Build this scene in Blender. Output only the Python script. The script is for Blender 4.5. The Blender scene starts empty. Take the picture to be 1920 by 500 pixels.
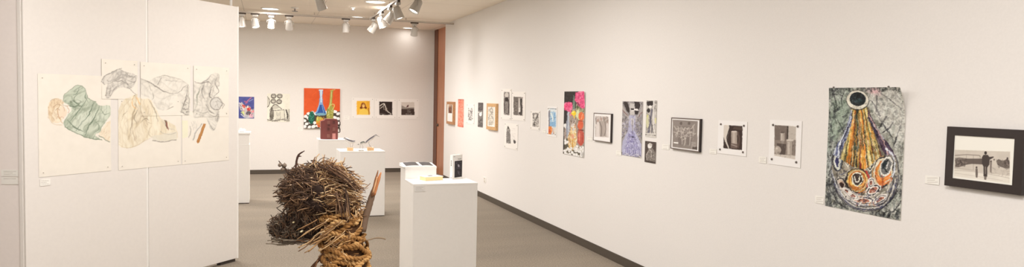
import bpy, bmesh, math, random
import numpy as np
random.seed(7); RNG = np.random.RandomState(11)
SC = bpy.context.scene; COL = SC.collection
# ------------------------------------------------------------------ camera
YAW, PIT, ROL, FPX, CAMZ = 0.33771, -0.04947, 0.02054, 1319.43, 1.6
XR, YF, HC, BB = 3.29192, 14.80699, 3.01833, 0.085
def _basis():
    f = np.array([math.sin(YAW)*math.cos(PIT), math.cos(YAW)*math.cos(PIT), math.sin(PIT)])
    r = np.array([math.cos(YAW), -math.sin(YAW), 0]); u = np.cross(r, f)
    return r*math.cos(ROL)+u*math.sin(ROL), -r*math.sin(ROL)+u*math.cos(ROL), f
CR, CU, CF = _basis(); CP = np.array([0, 0, CAMZ])
def proj(P):
    P = np.asarray(P, float)-CP; d = P@CF
    return 960+FPX*(P@CR)/d, 250-FPX*(P@CU)/d
def ray(x, y): return CF+CR*(x-960)/FPX+CU*(250-y)/FPX
def hit(x, y, P0, n):
    d = ray(x, y); t = ((np.asarray(P0)-CP)@n)/(d@n); return CP+d*t
def on_z(x, y, z): return hit(x, y, (0, 0, z), np.array([0, 0, 1.]))
def at_depth(x, y, d): return CP+ray(x, y)*d
cam = bpy.data.cameras.new('camera'); co = bpy.data.objects.new('camera', cam); COL.objects.link(co)
from mathutils import Matrix, Vector
m = Matrix(((CR[0], CU[0], -CF[0], 0), (CR[1], CU[1], -CF[1], 0), (CR[2], CU[2], -CF[2], CAMZ), (0, 0, 0, 1)))
co.matrix_world = m; cam.sensor_width = 36; cam.lens = 36*FPX/1920; cam.clip_end = 100; cam.clip_start = .05
SC.camera = co
# ------------------------------------------------------------------ colour and materials
def lin(c):
    c = np.asarray(c, float)/255.
    return np.where(c <= .04045, c/12.92, ((c+.055)/1.055)**2.4)
TINT = np.array([.93, .87, .825])
def alb(c): return np.clip(lin(c)/TINT, 0.004, .93)
def mat(name, c, rough=.6, metal=0, bump=0, bscale=60, emit=0, spec=.5, coat=0, trans=0, var=0, raw=False):
    m = bpy.data.materials.new(name); m.use_nodes = True; nt = m.node_tree; b = nt.nodes['Principled BSDF']
    rgb = tuple(c) if raw else tuple(alb(c))
    b.inputs['Base Color'].default_value = (*rgb, 1); b.inputs['Roughness'].default_value = rough
    b.inputs['Metallic'].default_value = metal; b.inputs['Specular IOR Level'].default_value = spec
    b.inputs['Coat Weight'].default_value = coat; b.inputs['Transmission Weight'].default_value = trans
    if emit: b.inputs['Emission Color'].default_value = (*rgb, 1); b.inputs['Emission Strength'].default_value = emit
    tc = nt.nodes.new('ShaderNodeTexCoord')
    nz = nt.nodes.new('ShaderNodeTexNoise'); nz.inputs['Scale'].default_value = bscale; nz.inputs['Detail'].default_value = 4
    nt.links.new(tc.outputs['Object'], nz.inputs['Vector'])
    if bump:
        bp = nt.nodes.new('ShaderNodeBump'); bp.inputs['Strength'].default_value = bump; bp.inputs['Distance'].default_value = .002
        nt.links.new(nz.outputs['Fac'], bp.inputs['Height']); nt.links.new(bp.outputs['Normal'], b.inputs['Normal'])
    if var:
        cr = nt.nodes.new('ShaderNodeValToRGB'); nt.links.new(nz.outputs['Fac'], cr.inputs['Fac'])
        cr.color_ramp.elements[0].position = .35; cr.color_ramp.elements[1].position = .65
        cr.color_ramp.elements[0].color = (*[v*(1-var) for v in rgb], 1); cr.color_ramp.elements[1].color = (*[min(.95, v*(1+var)) for v in rgb], 1)
        nt.links.new(cr.outputs['Color'], b.inputs['Base Color'])
    return m
def vmat(name, rough=.6, spec=.3, coat=0, bump=0, bscale=200):
    m = mat(name, (128, 128, 128), rough, bump=bump, bscale=bscale, spec=spec, coat=coat); nt = m.node_tree
    a = nt.nodes.new('ShaderNodeAttribute'); a.attribute_name = 'Col'
    nt.links.new(a.outputs['Color'], nt.nodes['Principled BSDF'].inputs['Base Color']); return m
WALLC = (231, 223, 216)
M = dict(
    wall=mat('painted_wall', WALLC, .75, bump=.15, bscale=90, var=.012, spec=.2),
    farwall=mat('painted_far_wall', (231, 222, 213), .8, bump=.1, bscale=80, var=.015, spec=.2),
    ceil=None, carpet=None,
    panel=mat('partition_white', (229, 219, 210), .6, bump=.05, bscale=40, var=.01, spec=.25),
    ped=mat('pedestal_white', (238, 230, 222), .5, bump=.04, bscale=50, var=.008, spec=.3),
    base=mat('dark_vinyl_base', (78, 68, 58), .45, bump=.1, bscale=40, var=.06),
    wood=None,
    paper=vmat('printed_paper', .7, .2), paint=vmat('painted_surface', .55, .25, bump=.25, bscale=260), photo=vmat('photo_print', .45, .3),
    twig=vmat('twig_bark', .8, .15, bump=.5, bscale=300), ceramic=vmat('glazed_ceramic', .35, .5),
    blackf=mat('black_frame_wood', (44, 34, 32), .4, bump=.1, bscale=90), greyf=mat('dark_grey_frame', (112, 98, 90), .4, bump=.1),
    oak=mat('oak_frame_wood', (206, 160, 108), .5, bump=.2, bscale=60, var=.15),
    oak2=mat('brown_oak_frame_wood', (176, 124, 84), .5, bump=.2, bscale=60, var=.15),
    matb=mat('mat_board', (244, 236, 224), .8, var=.01, bscale=30), steel=mat('magnet_steel', (120, 110, 104), .3, .7, var=.1),
    rail=mat('track_rail_white', (196, 182, 168), .5, var=.03), slot=mat('rail_contact_dark', (70, 58, 50), .5, var=.1),
    head=mat('spot_head_white', (178, 168, 157), .35, var=.02, coat=.3), lens=mat('lit_lens', (1, .93, .82), .4, emit=9, raw=True, var=.02),
    down=mat('lit_diffuser', (1, .95, .88), .4, emit=6, raw=True, var=.02), trimw=mat('white_plastic', (236, 228, 218), .4, var=.01),
    dark=mat('dark_gap', (60, 50, 44), .7, var=.1),
)
def nodes_mat(name):
    m = bpy.data.materials.new(name); m.use_nodes = True; return m, m.node_tree, m.node_tree.nodes['Principled BSDF']
def make_special():
    # ceiling: pale tiles with thin joints
    m, nt, b = nodes_mat('ceiling_tiles'); tc = nt.nodes.new('ShaderNodeTexCoord'); br = nt.nodes.new('ShaderNodeTexBrick')
    br.offset = 0; br.inputs['Scale'].default_value = 1; br.inputs['Mortar Size'].default_value = .006; br.inputs['Mortar Smooth'].default_value = .3
    br.inputs['Brick Width'].default_value = 1.22; br.inputs['Row Height'].default_value = 1.22
    c = alb((238, 223, 205)); br.inputs['Color1'].default_value = (*c, 1); br.inputs['Color2'].default_value = (*(c*.985), 1)
    br.inputs['Mortar'].default_value = (*(c*.72), 1)
    mp = nt.nodes.new('ShaderNodeMapping'); mp.inputs['Location'].default_value = (.35, .42, 0)
    nt.links.new(tc.outputs['Object'], mp.inputs['Vector']); nt.links.new(mp.outputs['Vector'], br.inputs['Vector'])
    nt.links.new(br.outputs['Color'], b.inputs['Base Color']); b.inputs['Roughness'].default_value = .85; M['ceil'] = m
    # carpet: grey-brown loop pile with fine speckle, soft lanes and tile-wide tone shifts
    m, nt, b = nodes_mat('grey_carpet'); tc = nt.nodes.new('ShaderNodeTexCoord')
    n1 = nt.nodes.new('ShaderNodeTexNoise'); n1.inputs['Scale'].default_value = 75; n1.inputs['Detail'].default_value = 5; n1.inputs['Roughness'].default_value = .75
    n2 = nt.nodes.new('ShaderNodeTexNoise'); n2.inputs['Scale'].default_value = 1.3; n2.inputs['Detail'].default_value = 3
    mp = nt.nodes.new('ShaderNodeMapping'); mp.inputs['Scale'].default_value = (.35, 1.4, 1)
    nt.links.new(tc.outputs['Object'], n1.inputs['Vector']); nt.links.new(tc.outputs['Object'], mp.inputs['Vector']); nt.links.new(mp.outputs['Vector'], n2.inputs['Vector'])
    r1 = nt.nodes.new('ShaderNodeValToRGB'); nt.links.new(n1.outputs['Fac'], r1.inputs['Fac'])
    r1.color_ramp.elements[0].position = .3; r1.color_ramp.elements[1].position = .72
    r1.color_ramp.elements[0].color = (*alb((106, 95, 83)), 1); r1.color_ramp.elements[1].color = (*alb((166, 152, 136)), 1)
    mx = nt.nodes.new('ShaderNodeMix'); mx.data_type = 'RGBA'; mx.blend_type = 'MULTIPLY'; mx.inputs['Factor'].default_value = 1
    r2 = nt.nodes.new('ShaderNodeValToRGB'); nt.links.new(n2.outputs['Fac'], r2.inputs['Fac'])
    r2.color_ramp.elements[0].position = .35; r2.color_ramp.elements[1].position = .65
    r2.color_ramp.elements[0].color = (.9, .9, .9, 1); r2.color_ramp.elements[1].color = (1.03, 1.02, 1, 1)
    nt.links.new(r1.outputs['Color'], mx.inputs['A']); nt.links.new(r2.outputs['Color'], mx.inputs['B']); nt.links.new(mx.outputs['Result'], b.inputs['Base Color'])
    bp = nt.nodes.new('ShaderNodeBump'); bp.inputs['Strength'].default_value = .5; bp.inputs['Distance'].default_value = .004
    nt.links.new(n1.outputs['Fac'], bp.inputs['Height']); nt.links.new(bp.outputs['Normal'], b.inputs['Normal'])
    b.inputs['Roughness'].default_value = .95; b.inputs['Specular IOR Level'].default_value = .1; M['carpet'] = m
    # warm wood: vertical grain
    m, nt, b = nodes_mat('reddish_wood'); tc = nt.nodes.new('ShaderNodeTexCoord'); mp = nt.nodes.new('ShaderNodeMapping'); mp.inputs['Scale'].default_value = (14, 14, .8)
    n1 = nt.nodes.new('ShaderNodeTexNoise'); n1.inputs['Scale'].default_value = 2; n1.inputs['Detail'].default_value = 5
    nt.links.new(tc.outputs['Object'], mp.inputs['Vector']); nt.links.new(mp.outputs['Vector'], n1.inputs['Vector'])
    r1 = nt.nodes.new('ShaderNodeValToRGB'); nt.links.new(n1.outputs['Fac'], r1.inputs['Fac'])
    r1.color_ramp.elements[0].position = .3; r1.color_ramp.elements[1].position = .7
    r1.color_ramp.elements[0].color = (*alb((168, 106, 72)), 1); r1.color_ramp.elements[1].color = (*alb((196, 130, 94)), 1)
    nt.links.new(r1.outputs['Color'], b.inputs['Base Color']); b.inputs['Roughness'].default_value = .4; M['wood'] = m
make_special()
M['wood_dark'] = mat('dark_door_jamb', (104, 58, 34), .5, var=.1)
# ------------------------------------------------------------------ mesh collector
class MB:
    def __init__(s): s.v = []; s.f = []; s.c = []; s.fm = []; s.mi = 0
    def add(s, vs, fs, col=None):
        o = len(s.v); s.v += [tuple(map(float, p)) for p in vs]; s.f += [tuple(i+o for i in q) for q in fs]; s.fm += [s.mi]*len(fs)
        c = tuple(alb(col)) if col is not None else (.5, .5, .5)
        s.c += [c]*len(vs); return s
    def box(s, x0, x1, y0, y1, z0, z1, col=None):
        v = [(x, y, z) for z in (z0, z1) for y in (y0, y1) for x in (x0, x1)]
        return s.add(v, [(0, 2, 3, 1), (4, 5, 7, 6), (0, 1, 5, 4), (2, 6, 7, 3), (0, 4, 6, 2), (1, 3, 7, 5)], col)
    def obox(s, O, U, V, N, u0, u1, v0, v1, n0, n1, col=None):   # box in an arbitrary frame
        O, U, V, N = map(np.asarray, (O, U, V, N)); v = [O+U*a+V*b+N*c for c in (n0, n1) for b in (v0, v1) for a in (u0, u1)]
        f = [(0, 2, 3, 1), (4, 5, 7, 6), (0, 1, 5, 4), (2, 6, 7, 3), (0, 4, 6, 2), (1, 3, 7, 5)]
        if np.dot(np.cross(U, V), N) < 0: f = [q[::-1] for q in f]
        return s.add(v, f, col)
    def tube(s, pts, rad, n=6, col=None, cap=True):
        P = [np.asarray(p, float) for p in pts]; k = len(P)
        if not hasattr(rad, '__len__'): rad = [rad]*k
        vs = []; prev = None
        for i in range(k):
            t = P[min(i+1, k-1)]-P[max(i-1, 0)]; t = t/(np.linalg.norm(t)+1e-9)
            if prev is None: a = np.array([0, 0, 1.]) if abs(t[2]) < .9 else np.array([1., 0, 0])
            else: a = prev
            b = a-t*(a@t); b /= np.linalg.norm(b)+1e-9; prev = b; c = np.cross(t, b)
            for j in range(n):
                w = 2*math.pi*j/n; vs.append(P[i]+(b*math.cos(w)+c*math.sin(w))*rad[i])
        fs = [(i*n+j, i*n+(j+1) % n, (i+1)*n+(j+1) % n, (i+1)*n+j) for i in range(k-1) for j in range(n)]
        if cap: fs += [tuple(range(n))[::-1], tuple((k-1)*n+j for j in range(n))]
        return s.add(vs, fs, col)
    def ell(s, c, r, ax=None, nu=16, nv=10, col=None, fn=None):
        A = np.eye(3) if ax is None else np.array(ax); vs = []; fs = []; c = np.asarray(c, float)
        for i in range(nv+1):
            for j in range(nu):
                th = math.pi*i/nv; ph = 2*math.pi*j/nu; p = np.array([math.sin(th)*math.cos(ph), math.sin(th)*math.sin(ph), math.cos(th)])
                if fn: p = p*fn(p)
                vs.append(c+(p*np.asarray(r))@A)
        for i in range(nv):
            for j in range(nu): fs.append((i*nu+j, (i+1)*nu+j, (i+1)*nu+(j+1) % nu, i*nu+(j+1) % nu))
        return s.add(vs, fs, col)
    def build(s, name, m, parent=None, smooth=False, bevel=0):
        me = bpy.data.meshes.new(name); me.from_pydata(s.v, [], s.f); 
        ms = m if isinstance(m, (list, tuple)) else [m]
        for q in ms: me.materials.append(q)
        if len(ms) > 1: me.polygons.foreach_set('material_index', s.fm)
        a = me.color_attributes.new('Col', 'FLOAT_COLOR', 'POINT')
        a.data.foreach_set('color', np.hstack([np.array(s.c), np.ones((len(s.c), 1))]).ravel())
        if smooth: me.polygons.foreach_set('use_smooth', [True]*len(me.polygons))
        me.update(); o = bpy.data.objects.new(name, me); COL.objects.link(o)
        if parent is not None:
            o.parent = parent; o.matrix_parent_inverse = Matrix.Translation(-Vector(parent_loc(parent)))
        if bevel:
            bv = o.modifiers.new('bevel', 'BEVEL'); bv.width = bevel; bv.segments = 2; bv.limit_method = 'ANGLE'
        return o
def parent_loc(p): return p.location if p.type == 'EMPTY' else (0, 0, 0)
def thing(name, loc, label, cat, group=None):
    o = bpy.data.objects.new(name, None); COL.objects.link(o); o.location = tuple(map(float, loc)); o.empty_display_size = .1
    return tag(o, label, cat, group)
def tag(o, label, cat, group=None, kind=None):
    o['label'] = label; o['category'] = cat
    if group: o['group'] = group
    if kind: o['kind'] = kind
    return o
def struct(name, mb, m, bevel=0):
    o = mb.build(name, m, bevel=bevel); o['kind'] = 'structure'; return o
# ------------------------------------------------------------------ painter: artwork pictures as colour fields
def fbm(h, w, cell, rs, octv=3):
    out = np.zeros((h, w)); amp = 1; tot = 0
    for o in range(octv):
        c = max(1.5, cell/2**o); gh, gw = int(h/c)+3, int(w/c)+3; g = rs.rand(gh, gw)
        y = np.arange(h)/c; x = np.arange(w)/c; yi = y.astype(int); xi = x.astype(int); fy = (y-yi)[:, None]; fx = (x-xi)[None, :]
        fy = fy*fy*(3-2*fy); fx = fx*fx*(3-2*fx)
        a = g[yi][:, xi]; b = g[yi][:, xi+1]; c2 = g[yi+1][:, xi]; d = g[yi+1][:, xi+1]
        out += amp*((a*(1-fx)+b*fx)*(1-fy)+(c2*(1-fx)+d*fx)*fy); tot += amp; amp *= .55
    return out/tot
def smooth(pts, n=8):
    if len(pts) < 3: return [np.array(p, float) for p in pts]
    P = [np.array(p, float) for p in pts]; P = [2*P[0]-P[1]]+P+[2*P[-1]-P[-2]]; out = []
    for i in range(1, len(P)-2):
        for k in range(n):
            t = k/n; a, b, c, d = P[i-1], P[i], P[i+1], P[i+2]
            out.append(.5*((2*b)+(-a+c)*t+(2*a-5*b+4*c-d)*t*t+(-a+3*b-3*c+d)*t**3))
    return out+[P[-2]]
class Cv:
    def __init__(s, x0, y0, x1, y1, bg, ss=4, seed=1):
        s.x0, s.y0, s.s = x0, y0, ss; s.w = int(math.ceil((x1-x0)*ss)); s.h = int(math.ceil((y1-y0)*ss))
        s.a = np.empty((s.h, s.w, 3)); s.a[:] = bg; s.rs = np.random.RandomState(seed); s.x1, s.y1 = x1, y1; s.clip = None
    def _mix(s, sl, mask, col):
        if s.clip is not None: mask = mask*s.clip[sl]
        s.a[sl] += mask[..., None]*(np.array(col, float)-s.a[sl])
    def _bb(s, xa, ya, xb, yb):
        i0 = max(0, int((ya-s.y0)*s.s)-1); i1 = min(s.h, int((yb-s.y0)*s.s)+2); j0 = max(0, int((xa-s.x0)*s.s)-1); j1 = min(s.w, int((xb-s.x0)*s.s)+2)
        if i1 <= i0 or j1 <= j0: return None
        X = (np.arange(j0, j1)+.5)/s.s+s.x0; Y = (np.arange(i0, i1)+.5)/s.s+s.y0
        return (slice(i0, i1), slice(j0, j1)), X[None, :], Y[:, None]
    def pmask(s, pts, sl, X, Y):
        m = np.zeros((Y.shape[0], X.shape[1]), bool); n = len(pts)
        for i in range(n):
            xa, ya = pts[i]; xb, yb = pts[(i+1) % n]
            if ya == yb: continue
            c = ((Y >= min(ya, yb)) & (Y < max(ya, yb))); xs = xa+(Y-ya)*(xb-xa)/(yb-ya); m ^= (c & (X < xs))
        return m
    def poly(s, pts, col, a=1., sm=False):
        if sm: pts = smooth(list(pts)+[pts[0]], 6)[:-1]
        xs = [p[0] for p in pts]; ys = [p[1] for p in pts]; b = s._bb(min(xs), min(ys), max(xs), max(ys))
        if b: sl, X, Y = b; s._mix(sl, s.pmask(pts, sl, X, Y)*a, col)
        return s
    def rect(s, xa, ya, xb, yb, col, a=1.): return s.poly([(xa, ya), (xb, ya), (xb, yb), (xa, yb)], col, a)
    def ell(s, cx, cy, rx, ry, col, a=1., rot=0, ring=0, soft=0):
        R = max(rx, ry)+1; b = s._bb(cx-R, cy-R, cx+R, cy+R)
        if not b: return s
        sl, X, Y = b; c, n = math.cos(rot), math.sin(rot); u = (X-cx)*c+(Y-cy)*n; v = -(X-cx)*n+(Y-cy)*c; d = np.sqrt((u/rx)**2+(v/ry)**2)
        if ring: m = (np.abs(d-1)*min(rx, ry) < ring/2).astype(float)
        elif soft: m = np.clip((1-d)/soft, 0, 1)
        else: m = (d <= 1).astype(float)
        s._mix(sl, m*a, col); return s
    def line(s, pts, w, col, a=1., sm=True, taper=False):
        P = smooth(pts, 5) if sm else [np.array(p, float) for p in pts]; k = len(P)-1
        xs = [p[0] for p in P]; ys = [p[1] for p in P]; b = s._bb(min(xs)-w, min(ys)-w, max(xs)+w, max(ys)+w)
        if not b: return s
        sl, X, Y = b; m = np.zeros((Y.shape[0], X.shape[1]))
        for i in range(k):
            A, B = P[i], P[i+1]; d = B-A; L = d@d+1e-9; t = np.clip(((X-A[0])*d[0]+(Y-A[1])*d[1])/L, 0, 1)
            q = np.hypot(X-A[0]-t*d[0], Y-A[1]-t*d[1]); ww = w*(1-abs(2*(i+.5)/k-1)*.8) if taper else w
            m = np.maximum(m, np.clip((ww/2-q)*s.s+.5, 0, 1))
        s._mix(sl, m*a, col); return s
    def scrib(s, pts, n, L, w, cols, ang=None, a=.6, bend=.4):
        xs = [p[0] for p in pts]; ys = [p[1] for p in pts]; rs = s.rs; k = 0; tries = 0; old = s.clip
        bb_ = s._bb(min(xs)-.4, min(ys)-.4, max(xs)+.4, max(ys)+.4)
        if not bb_: return s
        s.clip = np.zeros((s.h, s.w)); s.clip[bb_[0]] = s.pmask(pts, *bb_); s.clip = s.clip if old is None else s.clip*old
        while k < n and tries < n*12:
            tries += 1; x = rs.uniform(min(xs), max(xs)); y = rs.uniform(min(ys), max(ys)); ins = False
            for i in range(len(pts)):
                xa, ya = pts[i]; xb, yb = pts[(i+1) % len(pts)]
                if (ya > y) != (yb > y) and x < (xb-xa)*(y-ya)/(yb-ya)+xa: ins = not ins
            if not ins: continue
            th = rs.uniform(*ang) if ang else rs.uniform(0, 6.28); l = L*rs.uniform(.5, 1.2); c = cols[rs.randint(len(cols))]; bb = rs.uniform(-bend, bend)*l
            dx, dy = math.cos(th)*l/2, math.sin(th)*l/2
            s.line([(x-dx, y-dy), (x-dy*bb/l, y+dx*bb/l), (x+dx, y+dy)], w*rs.uniform(.6, 1.4), c, a*rs.uniform(.6, 1)); k += 1
        s.clip = old; return s
    def noise(s, amt, cell, box=None, seed=None):
        rs = s.rs; n = (fbm(s.h, s.w, cell*s.s, rs)-.5)*2*amt*255
        if s.clip is not None: n = n*s.clip
        if box:
            b = s._bb(*box); sl = b[0]; s.a[sl] += n[sl][..., None]
        else: s.a += n[..., None]
        s.a = np.clip(s.a, 0, 255); return s
    def setclip(s, pts, sm=False):
        if pts is None: s.clip = None; return s
        if sm: pts = smooth(list(pts)+[pts[0]], 6)[:-1]
        b = s._bb(s.x0, s.y0, s.x1, s.y1); m = np.zeros((s.h, s.w)); m[b[0]] = s.pmask(pts, *b); s.clip = m; return s
    def blur(s, r):
        k = max(1, int(r*s.s)); 
        for ax in (0, 1):
            pad = [(k, k) if i == ax else (0, 0) for i in range(3)]; p = np.pad(s.a, pad, mode='edge'); c = np.cumsum(p, axis=ax); n = s.a.shape[ax]
            z = np.zeros_like(np.take(c, [0], axis=ax)); c = np.concatenate([z, c], axis=ax)
            s.a = (np.take(c, range(2*k+1, 2*k+1+n), axis=ax)-np.take(c, range(0, n), axis=ax))/(2*k+1)
        return s
    def folds(s, pts, ang, cell, dark, light, a=.6, stretch=5, seed=0, bend=.35, sm=True):
        """cloth-like soft ridges running along direction ang inside a region"""
        if sm: pts = smooth(list(pts)+[pts[0]], 6)[:-1]
        xs = [p[0] for p in pts]; ys = [p[1] for p in pts]; sl, X, Y = s._bb(min(xs), min(ys), max(xs), max(ys)); m = s.pmask(pts, sl, X, Y).astype(float)
        g = np.random.RandomState(seed).rand(64, 64); X = X+0*Y; Y = Y+0*X
        def vn(u, v):
            i = np.floor(u).astype(int); j = np.floor(v).astype(int); fu = u-i; fv = v-j; fu = fu*fu*(3-2*fu); fv = fv*fv*(3-2*fv)
            return (g[i % 64, j % 64]*(1-fu)+g[(i+1) % 64, j % 64]*fu)*(1-fv)+(g[i % 64, (j+1) % 64]*(1-fu)+g[(i+1) % 64, (j+1) % 64]*fu)*fv
        w1 = (vn(X/cell/5+7, Y/cell/5+3)-.5)*cell*6*bend; th = ang; u = X*math.cos(th)+Y*math.sin(th)+w1; v = -X*math.sin(th)+Y*math.cos(th)+(vn(X/cell/3+20, Y/cell/3+9)-.5)*cell*5*bend
        n = .62*vn(u/cell/stretch, v/cell)+.38*vn(u/cell/stretch*1.9+11, v/cell*2.1+5); r = np.clip(1-np.abs(n-.5)*7, 0, 1)**1.6; h = np.clip((n-.56)*4, 0, 1)
        s._mix(sl, m*r*a, dark); s._mix(sl, m*h*a*.8, light); return s
    def warp(s, amt, cell, box=None):
        dx = (fbm(s.h, s.w, cell*s.s, s.rs, 2)-.5)*2.4*amt*s.s; dy = (fbm(s.h, s.w, cell*s.s, s.rs, 2)-.5)*2.4*amt*s.s
        if s.clip is not None: dx = dx*s.clip; dy = dy*s.clip
        i = np.clip((np.arange(s.h)[:, None]+dy).round().astype(int), 0, s.h-1); j = np.clip((np.arange(s.w)[None, :]+dx).round().astype(int), 0, s.w-1)
        s.a = s.a[i, j]; return s
    def sample(s, px, py):
        fx = np.clip((px-s.x0)*s.s-.5, 0, s.w-1.001); fy = np.clip((py-s.y0)*s.s-.5, 0, s.h-1.001)
        j = fx.astype(int); i = fy.astype(int); u = (fx-j)[:, None]; v = (fy-i)[:, None]; a = s.a
        return (a[i, j]*(1-u)+a[i, j+1]*u)*(1-v)+(a[i+1, j]*(1-u)+a[i+1, j+1]*u)*v
# ------------------------------------------------------------------ wall planes (origin, direction to the viewer's right, normal into the room)
class Plane:
    def __init__(s, O, U, N): s.O, s.U, s.N = [np.array(q, float) for q in (O, U, N)]; s.V = np.array([0, 0, 1.])
    def uv(s, x, y, off=0):
        P = hit(x, y, s.O+s.N*off, s.N)-s.O; return P@s.U, P[2]
    def pt(s, u, v, n=0): return s.O+s.U*u+s.V*v+s.N*n
    def quad(s, q, off=0):   # TL TR BR BL in photo pixels -> upright rectangle on the wall
        a, b, c, d = [s.uv(*p, off=off) for p in q]; return (a[0]+d[0])/2, (b[0]+c[0])/2, (c[1]+d[1])/2, (a[1]+b[1])/2
RW = Plane((XR, 0, 0), (0, -1, 0), (-1, 0, 0)); FW = Plane((0, YF, 0), (1, 0, 0), (0, -1, 0))
TH = math.radians(42); P0 = on_z(447.2, 488.5, 0)
PU = np.array([math.sin(TH), math.cos(TH), 0]); PN = np.array([PU[1], -PU[0], 0]); 
if PN@(CP-P0) < 0: PN = -PN
PL = Plane((P0[0], P0[1], 0), PU, PN)
PJ = PL.pt(PL.uv(45, 300)[0], 0)        # joint at the left end of the long partition
PU2 = CR.copy(); PU2[2] = 0; PU2 /= np.linalg.norm(PU2); PN2 = np.array([PU2[1], -PU2[0], 0])
if PN2@(CP-PJ) < 0: PN2 = -PN2
def sheet(pl, rect, cv, n0, t, name, m, parent=None, dens=1.25, curl=None, side=(225, 216, 204)):
    """upright sheet with colour field cv on its face, thickness t, face at n0+t from the wall"""
    u0, u1, v0, v1 = rect
    ca = proj(np.array([pl.pt(u, v, n0+t) for u, v in ((u0, v1), (u1, v1), (u0, v0), (u1, v0))]))
    wpx = max(abs(ca[0][1]-ca[0][0]), abs(ca[0][3]-ca[0][2])); hpx = max(abs(ca[1][2]-ca[1][0]), abs(ca[1][3]-ca[1][1]))
    nu = max(2, int(wpx*dens)); nv = max(2, int(hpx*dens))
    if cv is None: nu = nv = 2
    gu, gv = np.meshgrid(np.linspace(0, 1, nu+1), np.linspace(0, 1, nv+1)); gu = gu.ravel(); gv = gv.ravel()
    nn = n0+t+(np.array([curl(a, b) for a, b in zip(gu, gv)]) if curl else np.zeros_like(gu))
    V = pl.O+np.outer(u0+(u1-u0)*gu, pl.U)+np.outer(v0+(v1-v0)*gv, pl.V)+np.outer(nn, pl.N)
    flat = pl.O+np.outer(u0+(u1-u0)*gu, pl.U)+np.outer(v0+(v1-v0)*gv, pl.V)+(n0+t)*pl.N
    if cv is None: C = np.tile(alb(side), (len(V), 1))
    else: px, py = proj(flat); C = alb(cv.sample(px, py))
    W = nu+1; idx = lambda i, j: j*W+i
    fs = [(idx(i, j), idx(i+1, j), idx(i+1, j+1), idx(i, j+1)) for j in range(nv) for i in range(nu)]
    loop = [idx(i, 0) for i in range(nu)]+[idx(nu, j) for j in range(nv)]+[idx(i, nv) for i in range(nu, 0, -1)]+[idx(0, j) for j in range(nv, 0, -1)]
    B = V[loop]-t*pl.N; o = len(V); k = len(loop)
    V2 = np.vstack([V, V[loop], B]); C2 = np.vstack([C, np.tile(alb(side), (2*k, 1))])
    fs += [(o+k+i, o+k+(i+1) % k, o+(i+1) % k, o+i) for i in range(k)]
    if curl:                                        # the back follows the curve of the sheet
        kb = len(V2); V2 = np.vstack([V2, V-t*pl.N]); C2 = np.vstack([C2, np.tile(alb(side), (len(V), 1))]); fs += [tuple(q+kb for q in f[::-1]) for f in fs[:nu*nv]]
    else: fs += [(o+k+nu+nv*1, o+k+nu, o+k, o+k+2*nu+nv)[::1]]
    if np.dot(np.cross(pl.U, pl.V), pl.N) < 0: fs = [f[::-1] for f in fs]
    mb = MB(); mb.v = [tuple(p) for p in V2]; mb.f = fs; mb.fm = [0]*len(fs); mb.c = [tuple(c) for c in C2]
    return mb.build(name, m, parent)
def pins(pl, pts, r, parent, name='pin', m=None, n0=.003):
    for (u, v) in pts:
        mb = MB(); c = pl.pt(u, v, n0)
        mb.tube([c, c+pl.N*.003, c+pl.N*.006, c+pl.N*.009], [r, r*1.0, r*.9, r*.5], 10); mb.build(name, m or M['steel'], parent, smooth=False)
GAP = .0025
def print_art(pl, q, cv, label, cat='print', group=None, t=.0015, pin=None, pinr=.004, m='paper', curl=None, name='art_print', n0=GAP, pm=None, side=(225, 216, 204)):
    cv.warp(.3, 2.5); r = pl.quad(q); u0, u1, v0, v1 = r
    e = thing(name, pl.pt((u0+u1)/2, v0, n0), label, cat, group)
    sheet(pl, r, cv, n0, t, 'canvas' if m == 'paint' and t > .01 else 'paper', M[m], e, curl=curl, side=side)
    if pin:
        du, dv = pin; pins(pl, [(u0+du, v1-dv), (u1-du, v1-dv), (u1-du, v0+dv), (u0+du, v0+dv)], pinr, e, m=pm, n0=n0+t)
    return e
def framed(pl, q, cv, label, depth, fw, fm, cat='picture', imq=None, group=None, matw=None):
    """q: front-face corners; frame of depth, bar width fw; picture sheet inside"""
    u0, u1, v0, v1 = pl.quad(q, off=depth); e = thing('framed_picture', pl.pt((u0+u1)/2, v0, 0), label, cat, group)
    mb = MB(); lo = [(u0, v0), (u1, v0), (u1, v1), (u0, v1)]; li = [(u0+fw, v0+fw), (u1-fw, v0+fw), (u1-fw, v1-fw), (u0+fw, v1-fw)]
    V = []
    for (pts, n) in ((lo, .001), (lo, depth-.002), ([(a*.985+b*.015, c*.985+d*.015) for (a, c), (b, d) in zip(lo, li)], depth), (li, depth), (li, depth*.75), (li, .001)):
        V += [pl.pt(a, b, n) for a, b in pts]
    F = []
    for k in range(5):
        for i in range(4): F.append((k*4+i, k*4+(i+1) % 4, (k+1)*4+(i+1) % 4, (k+1)*4+i))
    for i in range(4): F.append((20+i, 20+(i+1) % 4, (i+1) % 4, i))
    if np.dot(np.cross(pl.U, pl.V), pl.N) < 0: F = [f[::-1] for f in F]
    mb.add(V, F)
    if isinstance(fm, tuple): mb.fm = [0 if (4 <= i < 8 or i < 4 or i >= 20) and not 4 <= i < 8 else 1 for i in range(len(F))]; fm = list(fm)
    mb.build('frame', fm, e)
    inner = (u0+fw-.002, u1-fw+.002, v0+fw-.002, v1-fw+.002)
    sheet(pl, inner, cv, .002, depth-.006, 'picture_sheet', M['photo'], e)
    return e
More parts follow.
